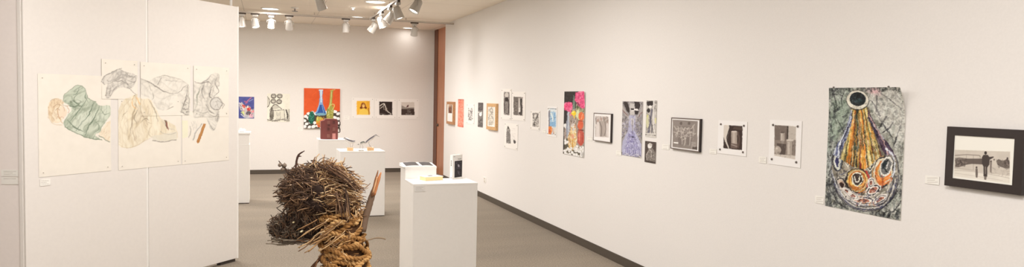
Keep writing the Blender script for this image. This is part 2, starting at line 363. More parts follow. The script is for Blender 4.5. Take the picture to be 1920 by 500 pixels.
# ------------------------------------------------------------------ room shell
yend = hit(835.5, 46, (XR, 0, 0), np.array([1., 0, 0]))[1]
XB = hit(816, 58, (0, YF, 0), np.array([0, 1., 0]))[0]
XL, YB = -7.0, -3.0
struct('floor', MB().box(XL, XB+.3, YB, YF+.3, -.12, 0), M['carpet'])
struct('ceiling', MB().box(XL, XB+.3, YB, YF+.3, HC, HC+.12), M['ceil'])
struct('wall_back', MB().box(XL-.2, XB+.3, YF, YF+.2, 0, HC), M['farwall'])
struct('wall_right', MB().box(XR, XB+.2, YB, yend, 0, HC), M['wall'])
struct('wall_left', MB().box(XL-.2, XL, YB, YF, 0, HC), M['wall'])
struct('wall_front', MB().box(XL-.2, XB+.3, YB-.2, YB, 0, HC), M['wall'])
struct('baseboard_right', MB().box(XR-.008, XR, YB, yend, 0, BB-.006).box(XR-.006, XR, YB, yend, BB-.006, BB), M['base'])
struct('baseboard_back', MB().box(XL, XB-.002, YF-.008, YF, 0, BB-.006).box(XL, XB-.002, YF-.006, YF, BB-.006, BB), M['base'])
# wood panel door filling the recess between the white wall's end and the far wall
YJ = hit(820, 200, (XB, 0, 0), np.array([1., 0, 0]))[1]; print('jamb', YJ, yend)
dw = MB().box(XB, XB+.05, yend, YJ, 0, HC-.004)
dr = struct('door_1', dw, M['wood'])
jb = MB().box(XB-.012, XB+.05, YJ, YF-.002, 0, HC-.004).build('door_jamb', M['wood_dark'], dr)
kp = hit(821.5, 234, (XB, 0, 0), np.array([1., 0, 0])); kb = MB(); kb.tube([(XB, kp[1], kp[2]), (XB-.01, kp[1], kp[2]), (XB-.03, kp[1], kp[2])], [.03, .03, .018], 10); kb.build('door_lock', M['base'], dr, smooth=True)
# ------------------------------------------------------------------ partition panels
PH = PL.uv(447, 13)[1]
print('partition height', PH)
def partition(a, b, pl, label, th=.07, cuts=None):
    e = thing('partition_panel', pl.pt((a+b)/2, 0, -th/2), label, 'display panel', 'movable display partitions')
    MB().obox(pl.O, pl.U, pl.V, pl.N, a+.004, b-.004, .03, PH, -th, 0).build('board', M['panel'], e, bevel=.004)
    MB().obox(pl.O, pl.U, pl.V, pl.N, b-.02, b-.002, .028, PH+.002, -th-.003, .002).build('edge_trim', M['ped'], e, bevel=.001)
    for u in (a+.12, b-.12):
        MB().obox(pl.O, pl.U, pl.V, pl.N, u-.09, u+.09, 0, .03, -th+.01, -.012).build('foot', M['dark'], e)
    return e
ua, ub = PL.uv(45, 300)[0], PL.uv(278, 300)[0]
pA = partition(ua, ub, PL, 'white display panel with the green coat drawing on it, left of the long seam')
pB = partition(ub, 0, PL, 'white display panel right of the long seam, its far edge hiding the blue print')
rx = PL.uv(438.5, 12)[0]
MB().tube([PL.pt(rx, PH, -.035), PL.pt(rx, HC-.002, -.035)], .012, 8).build('suspension_rod', M['ped'], pB, smooth=True)
# slim end post and the neighbouring panel turned toward the viewer
PP = Plane(PJ-PN*.012, PU2, PN2)
uP = PP.uv(34, 300)[0]
ep = thing('partition_post', PP.pt(uP/2, 0, -.03), 'slim white post standing between two display panels at far left', 'post')
MB().obox(PP.O, PP.U, PP.V, PP.N, uP+.003, -.003, 0, PH, -.07, 0).build('post', M['panel'], ep, bevel=.004)
MB().obox(PP.O, PP.U, PP.V, PP.N, uP+.012, -.012, .002, .03, 0, .004).build('foot_plate', M['dark'], ep)
P3 = Plane(PP.pt(uP, 0, -.015), PU2, PN2)
M['panel_left'] = mat('partition_warm_white', (240, 226, 218), .6, bump=.05, bscale=40, var=.01, spec=.25)
e = thing('partition_panel', P3.pt(-.55, 0, -.035), 'warm white display panel at the far left, carrying two small labels', 'display panel', 'movable display partitions')
MB().obox(P3.O, P3.U, P3.V, P3.N, -1.12, -.003, .03, PH, -.07, 0).build('board', M['panel_left'], e, bevel=.004)
for u in (-1.0, -.12): MB().obox(P3.O, P3.U, P3.V, P3.N, u-.09, u+.09, 0, .03, -.06, -.012).build('foot', M['dark'], e)
# ------------------------------------------------------------------ artworks on the right wall, far to near
PAP = (239, 230, 221); CRM = (240, 231, 214)
K = (40, 34, 32); G1 = (90, 84, 80); G2 = (140, 132, 126); G3 = (196, 188, 178)
def cvq(q, bg, ss=4, seed=1, pad=3):
    xs = [p[0] for p in q]; ys = [p[1] for p in q]; return Cv(min(xs)-pad, min(ys)-pad, max(xs)+pad, max(ys)+pad, bg, ss, seed)
def bw_bits(c, q, n, L, w, cols, a=.8, ang=None, bend=.5): c.scrib(q, n, L, w, cols, ang, a, bend); return c
# A small wood framed picture nearest the door
q = [(837, 190), (849.5, 191), (849.5, 234), (837, 231)]; c = cvq(q, (244, 232, 216))
c.rect(840, 194, 847.5, 228, (250, 240, 226)).rect(841, 199, 847.5, 212, (110, 62, 40)).rect(841, 196, 847.5, 201, (188, 150, 120), .8)
c.scrib([(841, 197), (847.5, 197), (847.5, 212), (841, 212)], 22, 5, 1.2, [(70, 38, 28), (150, 96, 66), (96, 54, 36)], (1.2, 1.9), .8)
framed(RW, q, c, 'thin brown wood framed picture nearest the reddish wood door', .045, .05, M['oak2'], group=None)
# B coral patterned print
q = [(859, 185.5), (869.7, 186), (869.7, 239), (859, 236.8)]; c = cvq(q, (236, 142, 118))
c.scrib(q, 90, 4.5, .8, [(250, 188, 168), (222, 112, 90), (244, 170, 148), (206, 98, 80)], None, .8, 1.2); c.rect(858, 184, 871, 187, (150, 84, 70), .6).rect(858, 235, 871, 240, (226, 120, 96), .4)
c.noise(.05, 3); print_art(RW, q, c, 'tall coral pink patterned print hanging between two small pictures', pin=(.02, .02), t=.002)
# C white sheet with small black pattern
q = [(876, 194), (889.5, 195), (889.5, 233.5), (876, 232)]; c = cvq(q, PAP); p = [(877.7, 202), (887, 202), (887, 226), (877.7, 225)]
c.poly(p, (214, 206, 198), .8); bw_bits(c, p, 60, 3.4, 1.1, [(64, 56, 54), (250, 244, 236), (84, 76, 72), (240, 232, 222)]); print_art(RW, q, c, 'white sheet with a small speckled black pattern, right of the coral print', pin=(.02, .02))
# D dark grey print
q = [(896.7, 192), (906, 192.5), (906, 239), (896.7, 237.5)]; c = cvq(q, (132, 124, 118))
c.rect(896, 190, 907, 207, (86, 80, 78), .7); c.scrib(q, 80, 4, .9, [(70, 64, 62), (150, 142, 136), (98, 92, 88), (60, 54, 52)], None, .7)
c.ell(901, 214, 2.6, 3.6, (238, 232, 224)).ell(902.3, 211, 1.5, 1.8, (250, 246, 240)).rect(896, 209, 899.5, 212, (230, 224, 214), .7); print_art(RW, q, c, 'narrow dark grey print with one white spot, left of the oak frame', pin=(.02, .02), t=.002)
# E oak framed pencil drawing
q = [(912, 193.5), (929.8, 194), (929.8, 245), (912, 241.5)]; c = cvq(q, (246, 238, 224)); p = [(915, 199), (926, 199), (926, 236), (915, 234)]
c.poly(p, (226, 216, 200)); c.rect(913, 234.5, 929, 240, (250, 242, 228))
c.scrib(p, 55, 5, .8, [(150, 138, 124), (196, 184, 168), (118, 108, 98), (240, 230, 216)], None, .8, .8)
c.line([(918, 205), (921, 203), (924, 206), (922, 212), (918, 216), (916, 224)], .8, (150, 138, 124)).line([(920, 216), (925, 221), (923, 229), (917, 231)], .8, (156, 144, 130)).ell(921, 207, 3, 3.5, (150, 138, 126), ring=.7)
framed(RW, q, c, 'pale oak framed pencil drawing in the middle of the far small works', .036, .05, M['oak'])
# F arch figure print
q = [(940.5, 166), (959, 167), (959, 226), (940.5, 223)]; c = cvq(q, PAP); p = [(944.6, 172), (955.6, 172.5), (955.6, 216), (944.6, 214.5)]
c.poly(p, (132, 122, 116)); c.scrib(p, 70, 4, .9, [(72, 64, 60), (206, 196, 188), (96, 88, 84), (190, 180, 172)], None, .7)
c.ell(950, 178, 3.6, 4.6, (206, 196, 186)).ell(950, 186, 3.2, 4, (54, 46, 44)).line([(946.6, 210), (946.4, 195), (948, 186), (951, 183), (953.5, 188), (954, 200), (953.6, 212)], 1.5, (60, 50, 48)).poly([(948, 192), (952, 192), (953, 212), (947.5, 211)], (150, 140, 132), .9).line([(950, 194), (950, 210)], .8, (90, 80, 76))
print_art(RW, q, c, 'white sheet printed with a dark arched figure, upper left of three hung together', pin=(.03, .02))
# G figure by window print
q = [(960.3, 171), (985.3, 172.5), (985.3, 227), (960.3, 224.5)]; c = cvq(q, PAP); p = [(962.8, 181), (980.6, 182), (980.6, 217), (962.8, 215)]
c.poly(p, (138, 126, 118)); c.poly([(962.8, 181), (971, 181.5), (971, 216), (962.8, 215)], (116, 106, 98)); c.scrib([(963, 190), (971, 190), (971, 210), (963, 210)], 40, 5, .9, [(160, 148, 138), (66, 58, 54)], (-.2, .3), .7)
c.rect(972, 184, 975, 215, (214, 204, 194), .8).rect(979, 184, 980.5, 216, (220, 210, 200), .7).line([(977.5, 186), (976.6, 194), (978.4, 202), (977, 214)], 2.8, (50, 42, 40), sm=True).ell(977.4, 188.5, 1.6, 3, (44, 38, 36)).ell(974, 206, 1.6, 4.5, (240, 232, 222), .8).ell(974.6, 212, 2.4, 2.4, (80, 70, 66))
print_art(RW, q, c, 'white sheet printed with a figure before a dark window, upper right of three hung together', pin=(.03, .02))
# H sheet with text block
q = [(946.5, 230), (971.3, 232), (971.3, 281.5), (946.5, 276.5)]; c = cvq(q, PAP); p = [(949, 240), (957.6, 240.5), (957.6, 269.5), (949, 268)]
c.poly([(950, 243), (953, 235), (956.5, 243), (957.8, 269), (949, 267.6)], (134, 126, 120)); c.scrib(p, 40, 3.5, .9, [(96, 90, 86), (196, 188, 180), (120, 112, 106), (210, 202, 194)], None, .8)
c.ell(952.8, 239, 1.5, 2.4, (70, 62, 58)); [c.line([(959.5, y), (966.5, y+.4)], .35, (190, 182, 174), .8) for y in (241, 244.5, 250, 252.6, 255.2, 257.8, 260.4)]; c.ell(965, 266, 2.2, 3.2, (84, 76, 72)).ell(963.6, 263, 1, 1.4, (110, 100, 96))
print_art(RW, q, c, 'white sheet with a figure beside faint text lines, lowest of three hung together', pin=(.03, .02))
# I small print
q = [(995.6, 206.5), (1012.8, 208), (1012.8, 245), (995.6, 242)]; c = cvq(q, PAP); p = [(998.6, 211), (1010.2, 212), (1010.2, 238.5), (998.6, 236.5)]
c.poly(p, (160, 150, 142)); c.scrib(p, 55, 4.5, 1.1, [(84, 76, 72), (226, 218, 208), (230, 222, 212)], (.4, 1.9), .85); c.line([(1001, 234), (1005, 222), (1009, 214)], 1, (58, 50, 48)).ell(1004, 217, 2.4, 3, (230, 222, 212), .8)
print_art(RW, q, c, 'small white sheet with a grey leafy print, left of the blue and orange print', pin=(.02, .02))
# J blue/orange print
q = [(1026.5, 199), (1044.5, 200), (1044.5, 257.5), (1026.5, 254)]; c = cvq(q, (243, 236, 228)); p = [(1028.4, 202), (1042.6, 202.6), (1042.6, 253.5), (1028.4, 251)]
c.poly(p, (168, 196, 216)); c.poly([(1028.4, 202), (1042.6, 202.6), (1042.6, 210), (1028.4, 208)], (222, 226, 226)).line([(1028, 203), (1043, 204)], .8, (90, 90, 96))
c.poly([(1028.4, 208), (1031.6, 206), (1031, 250), (1028.4, 250)], (120, 112, 120), .8).line([(1032, 223), (1042, 220)], 1, (80, 110, 150)).line([(1033, 212), (1037, 224), (1035, 238)], 2.4, (226, 236, 242)).line([(1040, 212), (1038, 226)], 1.4, (110, 156, 196)).poly([(1031, 229), (1042.6, 227), (1042.6, 236), (1031, 238)], (140, 178, 208))
c.poly([(1028.4, 237), (1034, 236), (1036, 241), (1033.6, 251.6), (1028.4, 251)], (226, 132, 62)).poly([(1035, 239), (1042.6, 238), (1042.6, 253.5), (1035, 252)], (222, 214, 204)).line([(1036, 240), (1038, 251)], 1, (190, 120, 100)).ell(1030.6, 245, 1.8, 3, (200, 84, 56))
c.scrib(p, 34, 3, .6, [(250, 250, 248), (96, 126, 160), (230, 180, 130)], None, .6); print_art(RW, q, c, 'small tall print in pale blue with orange corner, left of the flower poster', pin=(.03, .03))
# K flowers poster
q = [(1058.2, 171), (1098, 171.5), (1096, 295.5), (1058, 287.5)]; c = cvq(q, (58, 52, 50), 5, 3)
c.noise(.04, 3)
c.poly([(1070, 205), (1098, 200), (1098, 292), (1058, 288), (1058, 232), (1064, 215)], (168, 150, 138)); c.scrib([(1060, 208), (1097, 200), (1096, 268), (1060, 262)], 150, 7, 1.2, [(112, 96, 86), (216, 200, 186), (84, 70, 66), (190, 160, 140), (140, 130, 112)], (1.1, 2.1), .7)
c.poly([(1058, 206), (1063, 206), (1064, 232), (1058, 234)], (60, 54, 54))
c.ell(1060, 236, 2.6, 4.2, (232, 226, 220)).poly([(1064, 208), (1067, 208), (1069, 262), (1063, 262), (1061, 240)], (158, 160, 170)).line([(1066, 210), (1066, 255)], .9, (226, 228, 232))
c.poly([(1075.4, 178), (1076.6, 178), (1078.6, 190), (1078.4, 204), (1073.6, 204), (1073.8, 190)], (112, 126, 112)).line([(1075, 191), (1075, 202)], .6, (160, 172, 156))
pk = [(232, 84, 128), (246, 130, 162), (214, 60, 108), (250, 170, 190), (196, 70, 110)]
for (x, y, r) in ((1088, 181, 9.5), (1092, 176, 8), (1084, 187, 6), (1092, 190, 7.5), (1093, 197, 6)): c.ell(x, y, r, r*.95, pk[0])
for (x, y, r) in ((1063, 199, 6.6), (1068, 197, 5.6), (1066, 203, 5.6), (1061, 202, 4)): c.ell(x, y, r, r, pk[0])
c.scrib([(1080, 172), (1098, 172), (1098, 202), (1086, 204), (1079, 190)], 130, 4.5, 1.3, pk, None, .8, .8); c.scrib([(1058, 192), (1072, 190), (1074, 204), (1062, 208)], 55, 4.5, 1.3, pk, None, .8, .8)
c.scrib([(1068, 205), (1073, 204), (1073, 218), (1066, 217)], 18, 4, 1.2, pk[:2]+[(220, 130, 140)], None, .8)
c.scrib([(1080, 193), (1086, 200), (1096, 204), (1096, 214), (1080, 212)], 60, 5, 1, [(110, 120, 74), (170, 172, 124), (82, 92, 58), (206, 196, 160)], (1, 2.2), .85)
c.ell(1076, 212, 4.4, 4.6, (240, 202, 50)).ell(1075, 210, 2, 2, (250, 226, 110)).ell(1076.5, 218, 1.6, 3, (236, 196, 70))
c.poly([(1081, 206), (1086, 204), (1086, 226), (1081, 222)], (206, 208, 160), .9).ell(1083, 213, 3, 6.5, (214, 214, 168))
c.ell(1090, 218, 5.5, 8.5, (226, 116, 74)).ell(1088.5, 234, 5.5, 9, (220, 104, 72)).ell(1089, 258, 6.4, 16, (196, 92, 76)).ell(1086.4, 256, 1.6, 9, (228, 150, 128), .7).line([(1084, 226), (1093, 227)], 1.4, (126, 56, 40)).line([(1084, 243), (1094, 244)], 1.6, (128, 56, 46)).line([(1092, 214), (1090, 222)], 1.2, (246, 172, 128)).line([(1093, 250), (1092, 266)], 1.2, (160, 62, 54))
c.poly([(1071, 240), (1079, 240), (1082, 262), (1078, 285), (1066, 284), (1063, 262)], (226, 196, 140)); c.ell(1075, 238, 4.6, 7, (214, 200, 190)); c.scrib([(1070, 232), (1080, 232), (1082, 262), (1078, 285), (1066, 284), (1063, 262)], 130, 4, 1, [(250, 240, 214), (206, 150, 70), (232, 176, 96), (170, 128, 84), (250, 248, 236), (190, 110, 60)], None, .85)
c.line([(1074, 262), (1073, 282)], 2, (206, 150, 60)).ell(1074, 256, 3, 5, (226, 160, 130), .8)
c.poly([(1058, 262), (1064, 258), (1067, 284), (1096, 272), (1096, 297), (1058, 290)], (92, 84, 70))
for k in range(46):
    x = c.rs.uniform(1058, 1095); y = c.rs.uniform(258 if x < 1065 else 274, 294)
    if x > 1082 and y < 276: continue
    c.ell(x, y, c.rs.uniform(1.9, 3), c.rs.uniform(2.2, 3.6), (246, 240, 230), rot=c.rs.uniform(-.6, .6)).ell(x, y, 2.2, 2.9, (120, 110, 90), .5, ring=.35)
c.warp(.9, 3.5).noise(.05, 3); c.poly([(1090, 284), (1095, 285), (1095, 296), (1090, 294)], (196, 190, 184), .9).line([(1096.6, 262), (1096, 296)], 1, (150, 144, 140))
print_art(RW, q, c, 'tall colourful poster of pink flowers, orange vase and white pebbles', cat='poster', t=.002, curl=lambda a, b: .014*max(0, b-.8)*5*a*a, pin=None, n0=.006)
# L black framed figures
q = [(1112.4, 211.3), (1145, 213), (1145, 267), (1112.4, 263.6)]; c = cvq(q, (246, 238, 230)); p = [(1116, 217), (1141.5, 218.5), (1141.5, 257.5), (1115.5, 256)]
c.poly(p, (206, 194, 186)); c.scrib(p, 70, 6, 1.6, [(176, 162, 154), (224, 212, 204), (150, 138, 130)], (1, 2.1), .6)
for x, h, w, col in ((1121, 226, 5, (222, 210, 202)), (1127.5, 223, 4.5, (168, 154, 144)), (1134, 222, 5, (172, 158, 148)), (1139, 228, 3.4, (216, 204, 196))):
    c.ell(x, h, w*.45, 3, (176, 150, 138)).poly([(x-w*.8, h+5), (x, h+2), (x+w*.8, h+5), (x+w*.7, 256), (x-w*.7, 255)], col, .85)
c.line([(1117, 221), (1118, 232)], 1.3, (120, 108, 100)).line([(1124, 228), (1128, 240), (1127, 255)], 1.4, (112, 98, 92)).line([(1134, 228), (1136, 242), (1133, 254)], 1.2, (120, 106, 98)); c.scrib([(1130, 217), (1141, 218), (1141, 232), (1131, 228)], 20, 3, 1.4, [(150, 138, 128), (112, 100, 92)], None, .6); c.blur(.25)
framed(RW, q, c, 'thin black framed faded photograph of standing figures, right of the flower poster', .024, .007, (M['blackf'], M['greyf']))
# M purple gown poster
q = [(1167, 189.5), (1206, 190.5), (1203.5, 296), (1166.5, 290)]; c = cvq(q, (150, 142, 140), 5, 5)
c.scrib(q, 160, 7, 1.2, [(110, 102, 102), (196, 188, 184), (84, 76, 76), (214, 206, 200)], (1, 2.2), .7); c.scrib([(1166, 226), (1206, 226), (1206, 256), (1166, 256)], 160, 2.6, .9, [(150, 142, 170), (200, 194, 208), (96, 88, 104), (120, 112, 140)], None, .8, 1)
c.poly([(1169, 191), (1176, 191), (1181, 202), (1180, 214), (1174, 206)], (62, 54, 52)).poly([(1189, 190), (1199, 191), (1200, 200), (1195, 215), (1188, 214), (1187, 204), (1191, 200)], (56, 48, 48)).ell(1196, 198, 4, 6, (60, 52, 52))
c.poly([(1181, 194), (1190, 194), (1190, 215), (1181, 215)], (196, 188, 182)).poly([(1184, 203), (1196, 204), (1198, 207), (1184, 208)], (234, 226, 220)).rect(1183, 203, 1189, 206, (54, 46, 46)).line([(1167, 200), (1174, 214), (1182, 224)], 4, (176, 166, 160)).line([(1205, 202), (1198, 214), (1190, 226)], 4.5, (170, 160, 156)).line([(1168, 206), (1177, 217)], 1.2, (120, 84, 80)).line([(1204, 210), (1196, 220)], 1.2, (122, 88, 84))
c.poly([(1180, 216), (1192, 216), (1190, 242), (1202, 270), (1204, 294), (1166, 290), (1167, 266), (1178, 243)], (176, 172, 194), sm=False); c.poly([(1183, 222), (1189, 222), (1186, 248)], (206, 198, 194))
for k in range(34):
    x = 1184+k*0; a = -1+2*k/33; c.line([(1185+a*4, 246), (1185+a*9, 262), (1185+a*18, 294)], .7, [(134, 128, 168), (212, 208, 222), (156, 150, 186), (108, 102, 136)][k % 4], .85)
for k in range(130):
    t = c.rs.uniform(0, 1); x = 1185+c.rs.uniform(-1, 1)*(5+14*t); y = 248+42*t; c.ell(x, y, 1.1, 1.5, [(142, 134, 182), (222, 218, 232), (122, 116, 156)][k % 3], .8, ring=.5)
c.line([(1186, 222), (1186, 250)], .8, (90, 80, 90)).ell(1186, 257, 1.6, 1.6, (60, 54, 70)).line([(1180, 256), (1186, 257), (1192, 258)], .8, (80, 74, 96)).poly([(1202, 250), (1206, 250), (1204, 270)], (80, 88, 80), .8).line([(1167, 292), (1175, 288), (1183, 294), (1192, 289), (1203, 296)], 1.6, (226, 218, 214), .8)
for x in (1172, 1180, 1188, 1196): c.ell(x, 290, 2.6, 3, (120, 112, 128), .7, ring=.8)
c.scrib([(1178, 243), (1192, 243), (1203, 294), (1167, 290)], 90, 4, .8, [(214, 210, 222), (104, 98, 130), (190, 184, 204), (150, 144, 176)], None, .6, .8).scrib([(1168, 214), (1204, 214), (1198, 246), (1174, 246)], 50, 6, 1, [(206, 200, 200), (112, 104, 112), (172, 166, 178)], (.9, 2.3), .6); c.warp(.8, 3).blur(.2); print_art(RW, q, c, 'tall print of a pale purple scaled gown with raised arms', cat='poster', t=.002, pin=(.02, .02), pinr=.004)
# N narrow grey / yellow print
q = [(1212, 188), (1232, 188.5), (1231, 258.5), (1211.5, 255.5)]; c = cvq(q, (186, 178, 170), 5, 6)
c.scrib(q, 110, 7, 1.3, [(226, 218, 208), (120, 112, 108), (206, 198, 188), (96, 88, 84)], (1.1, 2.2), .7); c.poly([(1213, 190), (1224, 189), (1225, 196), (1219, 200), (1213, 197)], (60, 52, 50)).ell(1216, 207, 3.4, 4, (54, 48, 46)).ell(1219, 200, 3, 2.4, (236, 228, 220))
c.line([(1226, 189), (1225, 215), (1227, 250)], 2.2, (222, 214, 206)).line([(1222, 205), (1220, 225), (1216, 248)], 2.6, (108, 104, 116)).line([(1218, 216), (1222, 235), (1222, 250)], 1.6, (84, 80, 88)).ell(1214, 228, 2.6, 12, (214, 208, 164), .8).ell(1229, 226, 1.5, 6, (220, 212, 150), .8).ell(1214, 217, 1.3, 3, (214, 210, 120), .8).rect(1211, 249, 1232, 260, (216, 208, 198), .8).line([(1213, 252), (1230, 254)], .6, (130, 122, 116))
print_art(RW, q, c, 'narrow grey and pale yellow figure print, upper right of the purple gown', pin=(.015, .02), pinr=.004)
# O small dark portrait
q = [(1210, 264), (1231, 266), (1230, 307.3), (1209.3, 302.6)]; c = cvq(q, (84, 72, 66), 5, 7); c.noise(.05, 3); c.scrib(q, 60, 5, .9, [(60, 50, 46), (108, 96, 88)], None, .6)
c.ell(1218.5, 273, 4.2, 5, (222, 214, 206)).ell(1217.2, 275, 2.4, 3.4, (236, 228, 220)).poly([(1216, 279), (1223, 277), (1229, 286), (1229, 303), (1212, 300), (1213, 288)], (132, 122, 114)).line([(1217, 280), (1222, 284), (1221, 294)], 1, (206, 196, 186)).line([(1213, 300), (1212, 290), (1216, 283)], 1.1, (198, 188, 178)).scrib([(1214, 282), (1228, 284), (1228, 302), (1212, 300)], 30, 5, .9, [(76, 66, 60), (180, 170, 160)], None, .7).ell(1220, 271, 3, 2.2, (190, 180, 170), .7)
print_art(RW, q, c, 'small dark profile portrait print below the narrow grey and yellow print', pin=None)
# P framed grey figures
q = [(1257.6, 219.8), (1311.3, 222.8), (1311.3, 285), (1257.4, 278.6)]; c = cvq(q, (244, 236, 228), 5, 8); p = [(1261.3, 224.2), (1308, 226.6), (1307.6, 281), (1261, 275)]
c.poly(p, (140, 128, 120)); c.setclip(p); c.noise(.03, 4); lt = (192, 180, 170); dk = (104, 92, 86)
for cx in (1277, 1292):
    c.ell(cx, 231, 2.4, 3, dk).poly([(cx-5, 237), (cx+5, 237), (cx+6, 254), (cx+4, 272), (cx-5, 271), (cx-6, 254)], (120, 108, 102), .7)
for k, pts in enumerate([[(1264, 236), (1268, 241), (1276, 240), (1284, 244)], [(1263, 247), (1269, 248), (1275, 242)], [(1266, 253), (1272, 246), (1280, 248)], [(1284, 239), (1290, 242), (1297, 240), (1302, 233)], [(1287, 252), (1293, 247), (1302, 251), (1304, 250)], [(1276, 258), (1284, 254), (1290, 256)], [(1280, 262), (1286, 258), (1287, 252)], [(1299, 236), (1301, 244), (1300, 254)], [(1268, 256), (1271, 248), (1272, 238)], [(1276, 240), (1278, 250), (1279, 270)], [(1292, 240), (1294, 252), (1293, 272)], [(1283, 240), (1281, 250), (1285, 262), (1283, 272)]]): c.line(pts, 1.7, lt, .8)
c.scrib([(1266, 236), (1302, 236), (1302, 262), (1268, 260)], 70, 4, .9, [lt, dk, (214, 202, 192)], None, .7); c.poly([(1263, 265.6), (1272, 266.4), (1272, 269), (1263, 268.2)], (240, 232, 224)); c.poly([(1296, 265), (1306, 266), (1305, 279), (1296, 278)], (160, 148, 140), .7); c.poly([(1298, 275), (1307.6, 275), (1307.6, 281), (1298, 280)], (88, 76, 70)); c.scrib([(1296, 266), (1306, 266), (1305, 276), (1296, 275)], 10, 7, .5, [(196, 184, 174)], (-.2, .5), .8); c.setclip(None)
framed(RW, q, c, 'dark framed grey picture of two many armed dancing figures', .024, .008, (M['blackf'], M['greyf']))
# Q pinned sheet, torso with cylinder
q = [(1347.8, 224.6), (1402, 228.5), (1400, 294), (1346, 286)]; c = cvq(q, (246, 238, 230), 5, 9); p = [(1357, 234), (1392.3, 236.2), (1391.3, 281.2), (1356.3, 277.5)]
c.poly(p, (62, 48, 44)); c.setclip(p); c.poly([(1357, 233), (1366, 233), (1367, 246), (1364, 260), (1369, 279), (1366, 279), (1357, 258), (1356, 248)], (214, 202, 190), sm=True).line([(1369, 236), (1365, 250), (1363, 260), (1368, 278)], 1.6, (44, 34, 32)).poly([(1371, 246), (1382, 246.6), (1382, 270), (1371, 269)], (168, 152, 140)).ell(1376.5, 246.4, 5.5, 1.6, (206, 192, 180)).rect(1374, 248, 1378, 268, (208, 194, 182), .6).poly([(1370, 268), (1383, 270), (1382, 278), (1370, 277)], (110, 92, 84)).line([(1371, 271), (1382, 274)], .8, (200, 186, 174)).poly([(1376, 237), (1392, 238), (1392, 244), (1374, 242)], (84, 68, 60)).line([(1384, 248), (1386, 262), (1384, 276)], 3, (92, 74, 66)); c.blur(.2); c.setclip(None)
mq = print_art(RW, q, c, 'white sheet held by four magnets showing a dark photograph of a pale limb and cylinder', pin=(.035, .03), pinr=.008)
# R pinned sheet, still life
q = [(1444.5, 222.6), (1504.8, 228.6), (1501, 314.8), (1442, 306.6)]; c = cvq(q, (245, 237, 228), 5, 10); p = [(1452.3, 234), (1492.8, 237), (1491, 298.6), (1451.8, 291.6)]
c.poly(p, (136, 122, 112)); c.setclip(p); c.noise(.05, 5).rect(1451, 233, 1476, 262, (112, 98, 90), .7).poly([(1476, 236), (1493, 237), (1493, 262), (1478, 262)], (190, 178, 166))
c.line([(1477, 237), (1476, 262)], 3, (70, 60, 54)).rect(1463, 248, 1471, 264, (176, 162, 150)).ell(1467, 248, 4, 1.4, (96, 84, 76)).rect(1465, 264, 1469, 270, (150, 138, 128)).line([(1466, 250), (1466, 262)], 1.4, (216, 204, 192)).poly([(1456, 268), (1474, 270), (1472, 292), (1460, 290)], (84, 72, 66), .9)
c.ell(1458.4, 281, 6, 7.6, (178, 164, 152)).ell(1456.6, 278, 2.4, 3, (224, 212, 200), .9, soft=.8).ell(1460, 286, 4, 3, (110, 98, 90), .6, soft=.9)
c.poly([(1474.6, 262), (1488, 263), (1487, 292), (1475, 290)], (170, 156, 144)).ell(1481.3, 262.3, 6.8, 2, (208, 196, 184)).rect(1477, 266, 1480.6, 289, (212, 200, 188), .7).ell(1489.5, 277, 3, 6, (120, 108, 98), ring=1.1).line([(1486, 266), (1486, 290)], 1.6, (116, 102, 94)).poly([(1451, 288), (1493, 292), (1493, 299), (1451, 293)], (214, 202, 190), .9); c.scrib(p, 60, 4, .8, [(90, 78, 72), (196, 184, 172)], None, .35); c.blur(.25); c.setclip(None)
print_art(RW, q, c, 'white sheet held by four magnets showing a grey still life of mugs and ball', pin=(.035, .035), pinr=.008)
# S big vase painting
q = [(1557.3, 164.6), (1702.5, 163.6), (1688, 414.5), (1547, 383.5)]; c = cvq(q, (164, 162, 150), 4, 12)
def tall(pts): return pts
c.noise(.2, 12).noise(.16, 5)
c.poly([(1550, 160), (1600, 160), (1600, 215), (1575, 260), (1550, 290)], (132, 146, 128), .5, sm=True); c.poly([(1632, 165), (1700, 163), (1698, 260), (1660, 240), (1634, 205)], (208, 202, 190), .65, sm=True); c.ell(1648, 172, 18, 12, (220, 176, 178), .8, soft=.7); c.ell(1560, 300, 20, 60, (150, 158, 160), .5, soft=.8)
bgk = [(40, 40, 42), (56, 56, 56), (76, 76, 72)]; bgl = [(222, 218, 208), (190, 192, 182), (232, 228, 218), (158, 168, 154)]
TLr = [(1556, 164), (1598, 164), (1592, 230), (1564, 290), (1550, 300)]; TRr = [(1632, 164), (1702, 164), (1694, 300), (1668, 262), (1636, 205)]
BLr = [(1552, 300), (1562, 340), (1582, 380), (1620, 400), (1547, 386)]; BRr = [(1682, 330), (1694, 300), (1688, 414), (1625, 402), (1662, 384)]
for R_, n in ((TLr, 90), (TRr, 90), (BLr, 60), (BRr, 60)):
    c.scrib(R_, n, 16, 3.2, bgl, (1.2, 2.2), .4, .5); c.scrib(R_, n//2, 12, 2.6, bgk, (1.1, 2.4), .35, .6); c.scrib(R_, n, 4, 2, bgl, None, .4, 1); c.scrib(R_, n, 3, 1.6, bgk, None, .45, 1)
c.warp(3.5, 7)
def spat(n, xa, xb, ya, yb, a):
    for k in range(n): c.ell(c.rs.uniform(xa, xb), c.rs.uniform(ya, yb), c.rs.uniform(.5, 2.6), c.rs.uniform(.5, 2), bgk[k % 3], a, rot=c.rs.uniform(0, 3))
spat(210, 1553, 1702, 162, 171, .5); spat(150, 1688, 1704, 165, 400, .4); spat(150, 1546, 1559, 165, 390, .45); spat(60, 1556, 1585, 165, 180, .5); spat(80, 1660, 1700, 175, 240, .4); spat(90, 1548, 1600, 350, 392, .5); spat(60, 1630, 1690, 392, 414, .4)
